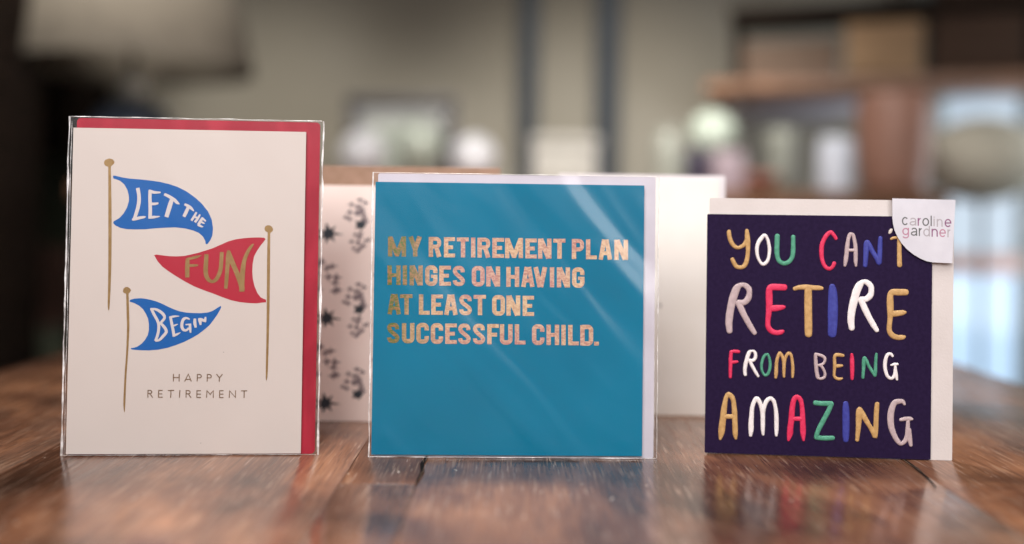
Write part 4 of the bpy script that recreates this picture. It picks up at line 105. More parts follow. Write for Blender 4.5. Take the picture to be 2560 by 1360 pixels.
# clear film: thin, nearly invisible face on, glossy where it bends
def film(name, base, rough, milk=0.0, mult=1.0):
    m = bpy.data.materials.new(name); m.use_nodes = True; nt = m.node_tree; nt.nodes.remove(nt.nodes['Principled BSDF']); out = nt.nodes['Material Output']
    tr = N(m,'ShaderNodeBsdfTransparent'); gl = N(m,'ShaderNodeBsdfGlossy'); gl.inputs['Roughness'].default_value = rough; gl.inputs['Color'].default_value=(1,1,1,1)
    fr = N(m,'ShaderNodeFresnel'); fr.inputs['IOR'].default_value = 1.5
    ma = N(m,'ShaderNodeMath',operation='MULTIPLY_ADD'); ma.inputs[1].default_value = mult*.8; ma.inputs[2].default_value = base; ma.use_clamp = True; L(m,fr.outputs[0],ma.inputs[0]); mn = N(m,'ShaderNodeMath',operation='MINIMUM'); mn.inputs[1].default_value=.16; L(m,ma.outputs[0],mn.inputs[0])
    mi = N(m,'ShaderNodeMixShader'); L(m,mn.outputs[0],mi.inputs[0]); L(m,tr.outputs[0],mi.inputs[1]); L(m,gl.outputs[0],mi.inputs[2]); last = mi
    if milk:
        df = N(m,'ShaderNodeBsdfDiffuse'); df.inputs['Color'].default_value=(.95,.93,.93,1); m2 = N(m,'ShaderNodeMixShader')
        tcn = N(m,'ShaderNodeTexCoord'); nn = N(m,'ShaderNodeTexNoise'); nn.inputs['Scale'].default_value = 160; nn.inputs['Detail'].default_value=3; L(m,tcn.outputs['Object'],nn.inputs['Vector'])
        mr = N(m,'ShaderNodeMapRange'); mr.inputs['From Min'].default_value=.4; mr.inputs['From Max'].default_value=.6; mr.inputs['To Min'].default_value=milk*.45; mr.inputs['To Max'].default_value=milk; L(m,nn.outputs['Fac'],mr.inputs['Value'])
        L(m,mr.outputs[0],m2.inputs[0]); L(m,mi.outputs[0],m2.inputs[1]); L(m,df.outputs[0],m2.inputs[2]); last = m2
    L(m,last.outputs[0],out.inputs['Surface']); M[name]=m; return m
film('film', .0, .27); film('film_edge', .10, .18, milk=.95, mult=2.0)
# scraped dark hardwood
def wood(name, c_dark, c_mid, c_light, rough=.30):
    m = mat(name, rough=rough, spec=.5); b = m.node_tree.nodes['Principled BSDF']
    oi = N(m,'ShaderNodeObjectInfo'); tc = N(m,'ShaderNodeTexCoord')
    mul = N(m,'ShaderNodeMath',operation='MULTIPLY'); mul.inputs[1].default_value=.03; L(m,oi.outputs['Random'],mul.inputs[0])
    cb = N(m,'ShaderNodeCombineXYZ'); L(m,mul.outputs[0],cb.inputs[2])
    va = N(m,'ShaderNodeVectorMath',operation='ADD'); L(m,tc.outputs['Object'],va.inputs[0]); L(m,cb.outputs[0],va.inputs[1])
    def nz(scale, st, det=4, dis=0.0, rot=0.0, loc=(0,0,0)):
        mp = N(m,'ShaderNodeMapping'); mp.inputs['Scale'].default_value=st; mp.inputs['Rotation'].default_value=(0,0,rot); L(m,va.outputs[0],mp.inputs[0]); mp.inputs['Location'].default_value=loc
        n = N(m,'ShaderNodeTexNoise'); n.inputs['Scale'].default_value=scale; n.inputs['Detail'].default_value=det; n.inputs['Distortion'].default_value=dis; L(m,mp.outputs[0],n.inputs['Vector']); return n
    g = nz(26,(1,.16,1),6,1.2); p = nz(11,(1,.75,1),4,1.0,loc=(2.9,.55,.8)); f = nz(900,(1,.03,1),3); sc = nz(330,(1,.06,1),3,0,.10); spk = nz(330,(1,.4,1),2)
    r = N(m,'ShaderNodeValToRGB'); e=r.color_ramp.elements; e[0].position=.36; e[0].color=(*c_dark,1); e[1].position=.68; e[1].color=(*c_light,1); x=r.color_ramp.elements.new(.5); x.color=(*c_mid,1)
    a1 = N(m,'ShaderNodeMath',operation='MULTIPLY_ADD'); a1.inputs[1].default_value=.62; L(m,p.outputs['Fac'],a1.inputs[0])
    a2 = N(m,'ShaderNodeMath',operation='MULTIPLY'); a2.inputs[1].default_value=.23; L(m,g.outputs['Fac'],a2.inputs[0]); L(m,a2.outputs[0],a1.inputs[2])
    a3 = N(m,'ShaderNodeMath',operation='MULTIPLY_ADD'); a3.inputs[1].default_value=.15; L(m,f.outputs['Fac'],a3.inputs[0]); L(m,a1.outputs[0],a3.inputs[2]); L(m,a3.outputs[0],r.inputs[0])
    b.inputs['Coat Weight'].default_value=.25 if rough<.3 else 0; b.inputs['Coat Roughness'].default_value=.30; b.inputs['Coat IOR'].default_value=1.55
    # pale nicks and scrapes
    th = N(m,'ShaderNodeMapRange'); th.inputs['From Min'].default_value=.73; th.inputs['From Max'].default_value=.79; L(m,spk.outputs['Fac'],th.inputs['Value'])
    mx = N(m,'ShaderNodeMix',data_type='RGBA'); mx.inputs[7].default_value=(.55,.44,.36,1); L(m,th.outputs[0],mx.inputs[0]); L(m,r.outputs[0],mx.inputs[6]); L(m,mx.outputs[2],b.inputs['Base Color'])
    st1 = nz(1050,(1,.03,1),2,0,.05); st2 = nz(800,(1,.05,1),2,0,-.25)  # fine scratches; the glint along them is painted as pale colour
    prev = mx
    for st_,lo_,hi_,c_,am in ((st1,.60,.68,(.45,.30,.21),.32),(st2,.65,.71,(.55,.41,.33),.32),(st1,.42,.34,(.03,.015,.012),.45)):
        q=N(m,'ShaderNodeMapRange'); q.inputs['From Min'].default_value=lo_; q.inputs['From Max'].default_value=hi_; q.inputs['To Max'].default_value=am; L(m,st_.outputs['Fac'],q.inputs['Value'])
        x2=N(m,'ShaderNodeMix',data_type='RGBA'); x2.inputs[7].default_value=(*c_,1); L(m,q.outputs[0],x2.inputs[0]); L(m,prev.outputs[2],x2.inputs[6]); L(m,x2.outputs[2],b.inputs['Base Color']); prev=x2
    # gloss varies with wear
    mr = N(m,'ShaderNodeMapRange'); mr.inputs['From Min'].default_value=.3; mr.inputs['From Max'].default_value=.7; mr.inputs['To Min'].default_value=rough-.07; mr.inputs['To Max'].default_value=rough+.12; L(m,sc.outputs['Fac'],mr.inputs['Value']); L(m,mr.outputs[0],b.inputs['Roughness'])
    s1 = N(m,'ShaderNodeMath',operation='MULTIPLY_ADD'); s1.inputs[1].default_value=.5; L(m,sc.outputs['Fac'],s1.inputs[0]); L(m,f.outputs['Fac'],s1.inputs[2])
    bp = N(m,'ShaderNodeBump'); bp.inputs['Strength'].default_value=.28; bp.inputs['Distance'].default_value=.0004; L(m,s1.outputs[0],bp.inputs['Height']); L(m,bp.outputs[0],b.inputs['Normal'])
    M[name]=m
wood('table_wood',(.028,.012,.007),(.125,.052,.028),(.34,.155,.078),.15)
wood('shelf_wood',(.10,.045,.025),(.22,.11,.06),(.34,.18,.11),.45)
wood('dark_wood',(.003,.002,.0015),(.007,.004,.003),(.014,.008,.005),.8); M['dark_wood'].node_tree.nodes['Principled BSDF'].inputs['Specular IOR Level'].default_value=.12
M['wall'] = noisy(mat('plaster', rough=.9, spec=.2), (.25,.228,.185), (.29,.268,.225), 1.6, bump=.2, bscale=60, dist=.002)
M['floor'] = noisy(mat('floor_boards', rough=.5), (.03,.018,.012), (.06,.036,.022), 8, stretch=(1,.2,1))
for n,c,r_ in (('shade',(.14,.12,.095),.9),('lamp_body',(.055,.07,.10),.35),('post',(.035,.042,.052),.95),('frame_dark',(.012,.008,.012),.5),('photo_pale',(.26,.265,.26),.6),('porcelain',(.50,.50,.54),.3),('celadon',(.30,.33,.29),.35),('pale_bottle',(.24,.25,.22),.4),('milk_glass',(.40,.46,.40),.35),('ink_dark',(.020,.014,.035),.5),('lilac',(.34,.27,.31),.6),('terracotta',(.25,.095,.07),.7),('white_blue',(.60,.64,.74),.4),('copper',(.36,.19,.14),.5),('olive',(.62,.60,.50),.85),('olive_dark',(.035,.040,.024),.95),('brown_cloth',(.085,.042,.03),.95),('tan_box',(.30,.19,.105),.8),('wicker',(.055,.028,.016),.85),('crate',(.13,.085,.06),.8),('linen',(.34,.33,.31),.9),('pink_wood',(.40,.25,.21),.6),('leaf',(.02,.09,.02),.5),('grey_frame',(.16,.17,.16),.5),('underside_daylight',(.34,.33,.38),.6),('motif_dark',(.025,.035,.045),.6),('motif_grey',(.21,.17,.18),.6),('lampglass',(.62,.60,.52),.1)):
    M[n] = noisy(mat(n, rough=r_), tuple(x*.88 for x in c), tuple(min(1,x*1.08) for x in c), 22, bump=.1, bscale=80, dist=.001)
m = mat('daylight_glass', (.1,.12,.14), .1); b=m.node_tree.nodes['Principled BSDF']; b.inputs['Emission Color'].default_value=(.50,.70,.93,1); b.inputs['Emission Strength'].default_value=1.0; M['day']=m
m = mat('daylight_glass_upper', (.1,.12,.14), .1); b=m.node_tree.nodes['Principled BSDF']; b.inputs['Emission Color'].default_value=(.30,.37,.44,1); b.inputs['Emission Strength'].default_value=1.0; M['day2']=m
# ------------------------------------------------------------------ mesh helpers
def link(name, verts, faces, m, parent=None, smooth=False, label=None):
    me = bpy.data.meshes.new(name); me.from_pydata([tuple(v) for v in verts], [], faces); me.update()
    if m: me.materials.append(M[m])
    if smooth: me.polygons.foreach_set('use_smooth', [True]*len(me.polygons))
    o = bpy.data.objects.new(name, me); COL.objects.link(o)
    if parent: o.parent = parent
    if label: o['label'] = label
    return o
def empty(name, loc=(0,0,0), mw=None, label=None, cat=None, group=None):
    o = bpy.data.objects.new(name, None); COL.objects.link(o); o.empty_display_size = .02
    if mw is not None: o.matrix_world = mw
    else: o.location = loc
    tag(o, label, cat, group); return o
def tag(o, label=None, cat=None, group=None, kind=None):
    if label: o['label']=label
    if cat: o['category']=cat
    if group: o['group']=group
    if kind: o['kind']=kind
    return o
def box(name, x0,x1,y0,y1,z0,z1, m, parent=None, bev=0.0, label=None, seg=2):
    bm = bmesh.new(); bmesh.ops.create_cube(bm, size=1)
    for v in bm.verts: v.co = Vector(((x0+x1)/2+v.co.x*(x1-x0), (y0+y1)/2+v.co.y*(y1-y0), (z0+z1)/2+v.co.z*(z1-z0)))
    if bev: bmesh.ops.bevel(bm, geom=bm.edges[:], offset=bev, segments=seg, affect='EDGES', profile=.5)
    me = bpy.data.meshes.new(name); bm.to_mesh(me); bm.free(); me.materials.append(M[m])
    if bev: me.polygons.foreach_set('use_smooth', [True]*len(me.polygons))
    o = bpy.data.objects.new(name, me); COL.objects.link(o)
    if parent: o.parent = parent
    if label: o['label']=label
    return o
def lathe(name, prof, m, parent=None, n=40, loc=(0,0,0), label=None, sx=1, sy=1):
    vs=[]; fs=[]
    for r,z in prof:
        for i in range(n):
            a=2*math.pi*i/n; vs.append((loc[0]+r*math.cos(a)*sx, loc[1]+r*math.sin(a)*sy, loc[2]+z))
    for j in range(len(prof)-1):
        for i in range(n):
            k=(i+1)%n; fs.append((j*n+i,j*n+k,(j+1)*n+k,(j+1)*n+i))
    return link(name, vs, fs, m, parent, True, label)
mm=.001
def P3(u,v,n): return (u*mm, -n*mm, v*mm)      # card coordinates in millimetres: right, up, towards the viewer
def catmull(p, closed=False, sub=5):
    q=[Vector(a) for a in p]; n=len(q)
    if n==2 and not closed: return q
    out=[]
    rng = range(n) if closed else range(n-1)
    for i in rng:
        p0 = q[(i-1)%n] if closed or i>0 else q[0]*2-q[1]
        p1 = q[i]; p2 = q[(i+1)%n]
        p3 = q[(i+2)%n] if closed or i+2<n else q[-1]*2-q[-2]
        for k in range(sub):
            t=k/sub; out.append(.5*((2*p1)+(p2-p0)*t+(2*p0-5*p1+4*p2-p3)*t*t+(-p0+3*p1-3*p2+p3)*t**3))
    if not closed: out.append(q[-1])
    return out
def dome(strokes, h=.55, wob=0):
    """raised, softly rounded strokes"""
    vs=[]; fs=[]; K=9
    for si,(closed,pts) in enumerate(strokes):
        c=catmull(pts, closed); n=len(c); hh=h+.012*si; rings=[]
        def tan(i):
            a=c[(i-1)%n] if closed or i>0 else c[i]; b=c[(i+1)%n] if closed or i<n-1 else c[i]
            t=Vector((b.x-a.x,b.y-a.y)); return t.normalized() if t.length>1e-9 else Vector((1,0))
        seq=[]
        for i in range(n): seq.append((c[i].x,c[i].y,c[i].z/2,tan(i),1.0))
        if not closed:
            capA=[]; capB=[]
            for s in (.35,.62,.82,.95,1.0):
                f=math.sqrt(max(0,1-s*s)); x,y,w,t,_=seq[0]; capA.insert(0,(x-t.x*w*s*.85,y-t.y*w*s*.85,max(w*f,w*.02),t,f))
                x,y,w,t,_=seq[-1]; capB.append((x+t.x*w*s*.85,y+t.y*w*s*.85,max(w*f,w*.02),t,f))
            seq=capA+seq+capB
        for (x,y,w,t,f) in seq:
            base=len(vs)
            for k in range(K):
                s=-math.cos(math.pi*k/(K-1)); z=hh*(max(0,1-abs(s)**2.6)**.6)*(f**.6 if f<1 else 1)
                vs.append(P3(x-t.y*w*s, y+t.x*w*s, z+.0))
            rings.append(base)
        m=len(rings)
        for j in range(m if closed else m-1):
            a=rings[j]; b=rings[(j+1)%m]
            for k in range(K-1): fs.append((a+k,b+k,b+k+1,a+k+1))
    return vs,fs
def flat(strokes, lev, smooth=True, closed=False):
    """flat printed strokes lying lev mm above the face"""
    vs=[]; fs=[]
    for si,pts in enumerate(strokes):
        if isinstance(pts,tuple): closed,pts=pts
        c=catmull(pts) if smooth and len(pts)>2 else [Vector(a) for a in pts]
        n=len(c); base=len(vs); z=lev+.012*si
        for i in range(n):
            a=c[max(i-1,0)]; b=c[min(i+1,n-1)]
            d1=Vector((c[i].x-a.x,c[i].y-a.y)); d2=Vector((b.x-c[i].x,b.y-c[i].y))
            if d1.length<1e-9: d1=d2
            if d2.length<1e-9: d2=d1
            d1.normalize(); d2.normalize(); t=(d1+d2)
            t = t.normalized() if t.length>1e-6 else d1
            k=min(1.0/max(.35,t.dot(d1)),1.8); w=c[i].z/2*k
            for s in (-1,1): vs.append(P3(c[i].x-t.y*w*s, c[i].y+t.x*w*s, z))
        for i in range(n-1): fs.append((base+2*i,base+2*i+2,base+2*i+3,base+2*i+1))
    return vs,fs
def poly(pts, z0, z1):
    """outline with a little thickness"""
    n=len(pts); tri=geometry.tessellate_polygon([[Vector((a[0],a[1],0)) for a in pts]])
    area2=sum(pts[i][0]*pts[(i+1)%n][1]-pts[(i+1)%n][0]*pts[i][1] for i in range(n))
    vs=[P3(a[0],a[1],z1) for a in pts]+[P3(a[0],a[1],z0) for a in pts]
    fs=[tuple(t) for t in tri]+[tuple(i+n for i in reversed(t)) for t in tri]+[(i,(i+1)%n,(i+1)%n+n,i+n) for i in range(n)]
    return vs,fs
def sheet(name, r, n1, n0, m, parent, bev=.12, label=None, round_=0.0):
    """paper sheet r=(u0,u1,v0,v1) mm between depths n0..n1, corners optionally rounded"""
    u0,u1,v0,v1=r; pts=[]
    R=max(round_,.15)
    for cx,cy,a0 in ((u1-R,v1-R,0),(u0+R,v1-R,90),(u0+R,v0+R,180),(u1-R,v0+R,270)):
        for i in range(6):
            a=math.radians(a0+90*i/5); pts.append((cx+R*math.cos(a),cy+R*math.sin(a)))
    vs,fs=poly(pts,n0,n1); return link(name,vs,fs,m,parent,False,label)
def frame_mw(k):
    f=FR[k]['frame']; u=Vector(f['u']); v=Vector(f['v']); n=Vector(f['n']); o=Vector(f['o'])
    return Matrix(((u.x,-n.x,v.x,o.x),(u.y,-n.y,v.y,o.y),(u.z,-n.z,v.z,o.z+.0001),(0,0,0,1)))
def sleeve(r, parent, front, back, amp, ang, seed, k=(1/13,1/70)):
    """clear film bag: a wrinkled front and back pane joined by creased edges"""
    u0,u1,v0,v1=r; NU,NV=72,84; vs=[]; fs=[]; ca,sa=math.cos(ang),math.sin(ang)
    def wr(u,v,s):
        a=u*ca+v*sa; b_=-u*sa+v*ca
        x=noise.noise(Vector((a*k[0],b_*k[1],seed+s)))
        y=noise.noise(Vector((a*k[0]*2.3+5,b_*k[1]*2.0,seed+s+9)))
        return amp*(x+.45*abs(y)*1.2)
    def side(v,s): return .6*noise.noise(Vector((s*3.1,v*.06,seed)))+.15*noise.noise(Vector((s*7,v*.45,seed)))
    for s in (0,1):
        for j in range(NV+1):
            v=v0+(v1-v0)*(.0015 if j==1 else .9985 if j==NV-1 else .996 if j==NV-2 else .004 if j==2 else j/NV)
            for i in range(NU+1):
                t=.002 if i==1 else .998 if i==NU-1 else .006 if i==2 else .994 if i==NU-2 else i/NU; u=u0+(u1-u0)*t; e=min(1,min(t,1-t)*500,(NV-j)*1.0+ .05)
                u+= side(v,0)*max(0,1-t*14)+side(v,1)*max(0,1-(1-t)*14)
                n= (front+abs(wr(u,v,0)))*e+ (front+back)/2*(1-e) if s==0 else (back-abs(wr(u,v,3)))*e+(front+back)/2*(1-e)+ (-.05)
                vs.append(P3(u,v,n))
        b=s*(NU+1)*(NV+1)
        for j in range(NV):
            for i in range(NU):
                q=(b+j*(NU+1)+i,b+j*(NU+1)+i+1,b+(j+1)*(NU+1)+i+1,b+(j+1)*(NU+1)+i); fs.append(q if s==0 else q[::-1])
    return link('clear_sleeve',vs,fs,'film',parent,True,'clear creased film sleeve'), side
def ribbon(name, path, parent, w, seed, m='film_edge'):
    """narrow heat-sealed film edge, twisted and crinkled; path in mm (u,v,n)"""
    vs=[]; fs=[]; n=len(path)
    for i,p in enumerate(path):
        a=Vector(path[max(0,i-1)]); b=Vector(path[min(n-1,i+1)]); t=(b-a).normalized()
        nx=Vector((-t.y,t.x,0)); tw=.9*noise.noise(Vector((i*.21,seed,0)))*math.pi*.5
        d=nx*math.cos(tw)+Vector((0,0,1))*math.sin(tw); ww=w*.65*(.4+1.3*abs(noise.noise(Vector((i*.17,seed+4,0)))))
        c=Vector(p); 
        for s in (-.5,0,.5): q=c+d*ww*s+Vector((0,0,.12*(1 if s==0 else 0))); vs.append(P3(q.x,q.y,q.z))
    for i in range(n-1):
        for k in (0,1): fs.append((3*i+k,3*i+3+k,3*i+4+k,3*i+1+k))
    return link(name,vs,fs,m,parent,True)

# ------------------------------------------------------------------ setting
def struct(o, label, cat): return tag(o, label, cat, None, 'structure')
struct(box('floor',-4,4,-3,3.6,-.80,-.75,'floor'),'dark floor under the wooden table','floor')
struct(box('back_wall',-3.2,3.2,3.2,3.3,-.75,2.0,'wall'),'beige plaster wall far behind the cards','wall')
struct(box('ceiling',-3.2,3.2,-3,3.199,2.0,2.1,'wall'),'plain ceiling above the room','ceiling')
struct(box('left_wall',-3.3,-3.2,-3,3.3,-.75,2.0,'wall'),'beige side wall on the left of the room','wall')
struct(box('right_wall',3.2,3.3,-3,3.3,-.75,2.0,'wall'),'beige side wall on the right of the room','wall')
# table: boards running away from the viewer
T = empty('wooden_table',(0,0,0),None,'scratched dark brown wooden table the greeting cards stand on','table')
xs=[-.41,-.25,-.0815,-.0445,.214,.41]; joints={0:[.95],1:[1.35],2:[.463],3:[1.1],4:[1.45]}
for i in range(5):
    cuts=[-.45]+joints.get(i,[])+[1.75]
    for a,b in zip(cuts[:-1],cuts[1:]):
        dz=random.uniform(-.00004,0)
        o=box('board',xs[i]+.00012,xs[i+1]-.00012,a+.00012,b-.00012,-.03+dz,dz,'table_wood',T,bev=.0003,seg=2)
box('apron',-.37,.37,-.40,-.38,-.12,-.031,'table_wood',T); box('apron',-.37,.37,1.68,1.70,-.12,-.031,'table_wood',T)
box('apron',-.38,-.36,-.379,1.679,-.12,-.031,'table_wood',T); box('apron',.36,.38,-.379,1.679,-.12,-.031,'table_wood',T)
for x in (-.345,.345):
    for y in (-.365,1.665): lathe('leg',[(.0,0),(.022,0),(.030,.25),(.034,.60),(.036,.718)],'table_wood',T,20,(x,y,-.7495))
# crack beside the right-hand card, and the open joint by the teal card, as gouges in the boards
for pth in ([(.2165,.545),(.2150,.520),(.2142,.505),(.2120,.487),(.2085,.468)],[(-.0455,.535),(-.0440,.515),(-.0452,.500),(-.0435,.485),(-.0447,.463)]):
    vs=[];fs=[]
    for i,(x,y) in enumerate(pth):
        w=.0011*(1-abs(i/4-.5)*1.1)
        vs+= [(x-w,y,.00035),(x+w,y,.00035)]
    for i in range(4): fs.append((2*i,2*i+1,2*i+3,2*i+2))
    link('crack',vs,fs,'dark_wood',T)

# ------------------------------------------------------------------ card one: pennants
K=empty('wrapped_greeting_card',mw=frame_mw(1),label='tall cream greeting card with blue and red pennants, red envelope and clear sleeve',cat='greeting card')
R1=FR[1]['front']; E1=FR[1]['env']; Z1=FR[1]['sleeve']
f=sheet('front_panel',R1,0,-.35,'card_white',K)
sheet('back_panel',[R1[0]+.1,R1[1]-.1,R1[2],R1[3]-.1],-.9,-1.25,'card_white',K)
sheet('envelope',E1,-1.9,-2.5,'env_red',K,label='red paper envelope',round_=2.2)
for name,c,pts in POLY1:
    vs,fs=poly(pts,.0,.05); o=link(name,vs,fs,'foil' if c=='foil' else 'flat_'+c,f)
    if name=='flag': o['label']=c+' pennant'
for name,ch,c,lev,sm,st in L1:
    vs,fs=flat(st,.05+.06*lev,sm)
    o=link(name,vs,fs,c if c.startswith('foil') else 'flat_'+c,f)
    if ch: o['label']=('gold' if c.startswith('foil') else c)+' letter '+ch
for u,v in SPECKS: link('ink_speck',[P3(u-.25,v-.15,.06),P3(u+.2,v-.1,.06),P3(u+.25,v+.15,.06),P3(u-.1,v+.1,.06)],[(0,1,2,3)],'frame_dark',f)
sl,side=sleeve(Z1,K,.35,-3.3,.5,.5,3.0,(1/26,1/90))
u0,u1,v0,v1=Z1
ribbon('sealed_edge',[(u0+.25+side(v0+(v1-v0)*i/70,0)*.9,v0+(v1-v0)*i/70,-.8) for i in range(71)],K,1.9,1.3)
ribbon('sealed_edge',[(u0+1.8+.15*math.sin(i*.3),v0+(v1-v0)*i/70,-.2) for i in range(70)],K,.45,5.1)
ribbon('sealed_edge',[(u1-.2+side(v0+(v1-v0)*i/70,1)*.9,v0+(v1-v0)*i/70,-1.2) for i in range(71)],K,1.9,2.2)
ribbon('folded_top',[(u0+1+(u1-u0-2)*i/60,v1+.15+.35*noise.noise(Vector((i*.15,3,1))),-1.6) for i in range(61)],K,.7,8.8)
ribbon('folded_bottom',[(u0+1+(u1-u0-2)*i/60,v0+.35+.1*noise.noise(Vector((i*.15,3,1))),.4) for i in range(61)],K,.35,6.8)

# ------------------------------------------------------------------ card two: teal
K=empty('wrapped_greeting_card',mw=frame_mw(2),label='square teal greeting card with rose gold foil capitals, white envelope and clear sleeve',cat='greeting card')
R1=FR[2]['front']; E1=FR[2]['env']; Z1=FR[2]['sleeve']
f=sheet('front_panel',R1,0,-.35,'teal',K)
sheet('back_panel',[R1[0]+.1,R1[1]-.1,R1[2],R1[3]-.1],-.9,-1.25,'card_white',K)
sheet('envelope',E1,-1.9,-2.5,'env_lilac',K,label='white paper envelope',round_=1.2)
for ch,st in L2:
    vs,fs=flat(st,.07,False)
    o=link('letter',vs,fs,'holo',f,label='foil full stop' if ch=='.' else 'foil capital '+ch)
sl,side=sleeve(Z1,K,.35,-3.3,3.0,.72,11.0,(1/30,1/150))
u0,u1,v0,v1=Z1
ribbon('sealed_edge',[(u0+.5+side(v0+(v1-v0)*i/70,0)*.8,v0+(v1-v0)*i/70,-.8) for i in range(71)],K,1.5,11.3)
ribbon('sealed_edge',[(u1-.1+side(v0+(v1-v0)*i/70,1)*.9,v0+(v1-v0)*i/70,-1.2) for i in range(71)],K,.9,12.2)
ribbon('sealed_edge',[(E1[1]+.15,v0+(v1-v0)*i/70,-1.5) for i in range(69)],K,.3,15.2)
ribbon('folded_top',[(u0+1+(u1-u0-2)*i/60,v1-.2+.1*noise.noise(Vector((i*.15,3,1))),-1.6) for i in range(61)],K,.45,18.8)
ribbon('folded_bottom',[(u0+1+(u1-u0-2)*i/60,v0+.55+.1*noise.noise(Vector((i*.15,3,1))),.5) for i in range(61)],K,.7,16.8)

# ------------------------------------------------------------------ card three: navy, embossed
K=empty('greeting_card',mw=frame_mw(3),label='square navy greeting card with raised multicoloured hand lettering and a white corner tab',cat='greeting card')
R1=FR[3]['front']; E1=FR[3]['env']
f=sheet('front_panel',R1,0,-.4,'navy',K,round_=.7)
sheet('back_panel',[R1[0]+.1,R1[1]-.1,R1[2],R1[3]-.1],-.9,-1.3,'card_white',K,round_=.7)
sheet('envelope',[E1[0],E1[1],0,E1[3]],-1.7,-2.4,'env_cream',K,label='cream white paper envelope',round_=.6)
CN={'mauve':'mauve','cream':'cream'}
for ch,c,st in L3:
    vs,fs=dome(st,.5)
    link('letter',vs,fs,'emb_'+c,f,True,('raised '+c+' apostrophe') if ch=="'" else 'raised '+c+' letter '+ch)
vs,fs=poly(TAB,.95,1.25); tb=link('corner_tab',vs,fs,'tab',K,label='white quarter-round paper tab folded over the corner')
# the fold of the tab round the envelope's edge
t=TAB; link('tab_fold',[P3(t[1][0],t[1][1],1.25),P3(t[2][0],t[2][1],1.25),P3(t[2][0]+.35,t[2][1],-2.7),P3(t[1][0]+.35,t[1][1],-2.7),P3(t[0][0],t[0][1],1.25),P3(t[0][0],t[0][1]+.2,-2.7),P3(t[1][0]+.1,t[1][1]+.25,-2.7)],[(0,1,2,3),(4,0,6,5)],'tab',tb)
for ch,c,st in ST:
    vs,fs=flat([s for s in st],1.30,False); link('letter',vs,fs,'t_'+c,tb,label='small foil letter '+ch)

# ------------------------------------------------------------------ the two cards standing behind
def plain_mw(x,y,rz,tilt): return Matrix.Translation((x,y,.0004)) @ Matrix.Rotation(math.radians(rz),4,'Z') @ Matrix.Rotation(math.radians(-tilt),4,'X')
K=empty('greeting_card',mw=plain_mw(-.1208,.600,-1.0,1.5),label='blurred pale pink card with small dark leaf pattern and brown envelope, behind two wrapped cards',cat='greeting card')
f=sheet('front_panel',[0,105,0,147.5],0,-.4,'pink_card',K); sheet('back_panel',[0,105,0,147.5],-.9,-1.3,'pink_card',K)
sheet('envelope',[0,113,0,160],-2,-2.6,'kraft',K,label='brown kraft envelope',round_=1.5)
def star(n,r0,r1,seed,sq=1):
    rnd=random.Random(seed); p=[]
    for i in range(n*2):
        a=math.pi*i/n+rnd.uniform(-.12,.12); r=(r1 if i%2==0 else r0)*rnd.uniform(.75,1.2); p.append((r*math.cos(a),r*math.sin(a)*sq))
    return p
def motif_mesh(kind):
    rnd=random.Random(kind); vs=[];fs=[]
    def addp(p,ox,oy,z):
        a,b=poly([(x+ox,y+oy) for x,y in p],0,z); k=len(vs); vs.extend(a); fs.extend([tuple(i+k for i in q) for q in b])
    if kind==0:
        addp(star(7,1.8,5.6,3),0,0,.05)
    elif kind==1:
        for i in range(11): addp(star(4,.8,2.0,i+20),rnd.uniform(-4.4,4.4),rnd.uniform(-6.5,6.5),.05+.004*i)
    elif kind==2:
        addp(star(5,1.6,2.6,9,1.3),0,-7.0,.05)
        for i in range(18):
            a=rnd.uniform(.15,3.0); l=rnd.uniform(4,11.5); addp(star(4,.7,1.6,i+90),math.cos(a)*l*.55,-6.5+math.sin(a)*l,.06+.004*i)
    else:
        for i in range(16):
            a=rnd.uniform(0,6.28); l=rnd.uniform(1,5.2); addp(star(4,.6,1.5,i+60),l*.8*math.cos(a),l*1.1*math.sin(a),.05+.004*i)
    me=bpy.data.meshes.new('printed_motif'); me.from_pydata(vs,[],fs); me.update(); me.materials.append(M['motif_dark' if kind in (0,) else 'motif_grey']); return me
MM=[motif_mesh(i) for i in range(4)]
dk=MM[2]; dk.materials.append(M['motif_dark']); 
for p in dk.polygons[:26]: p.material_index=1
for col in range(3):
    for row in range(4):
        for kind,u,v in ((0,6.5,11),(1,6.0,38),(2,25.5,26),(3,25.5,60)):
            uu=u+col*38.5-(1 if kind==0 else 0); vv=v+row*53-(0 if kind else 0)
            if uu<3 or uu>101 or vv>141: continue
            o=bpy.data.objects.new('printed_motif',MM[kind]); COL.objects.link(o); o.parent=f; o.location=P3(uu,vv,.0); o.scale=(1.55,1,1.3) if kind>1 else (1.8,1,1.5)
K=empty('greeting_card',mw=plain_mw(.030,.632,-1.2,1.0),label='out of focus plain cream card standing between the teal and the navy card',cat='greeting card')
f=sheet('front_panel',[0,106,0,155],0,-.4,'cream_card',K); sheet('back_panel',[0,106,0,155],-.9,-1.3,'cream_card',K)
sheet('envelope',[0,110.5,0,158],-2,-2.7,'env_white',K,label='white envelope',round_=1.5)
a,b=poly([(x+68,y+72) for x,y in star(5,.8,1.8,4)],0,.05); link('printed_motif',a,b,'motif_grey',f)

# ------------------------------------------------------------------ room behind
SB=empty('sideboard',(0,2.4,-.75),None,'long dark wooden sideboard against the back of the room behind the cards','sideboard')
def pbox(name,x0,x1,y0,y1,z0,z1,m,p,**k):
    l=p.location; return box(name,x0-l.x,x1-l.x,y0-l.y,y1-l.y,z0-l.z,z1-l.z,m,p,**k)
pbox('top',-.942,.93,2.04,2.85,.155,.19,'shelf_wood',SB,bev=.004); pbox('carcass',-.925,.90,2.07,2.82,-.62,.154,'dark_wood',SB)
for i in range(4): pbox('door',-.915+i*.453,-.468+i*.453,2.055,2.069,-.60,.14,'shelf_wood',SB,bev=.003)
for x in (-.89,.86):
    for y in (2.1,2.76): pbox('leg',x-.025,x+.025,y-.025,y+.025,-.75,-.621,'dark_wood',SB)
def at(v): return Vector(v)
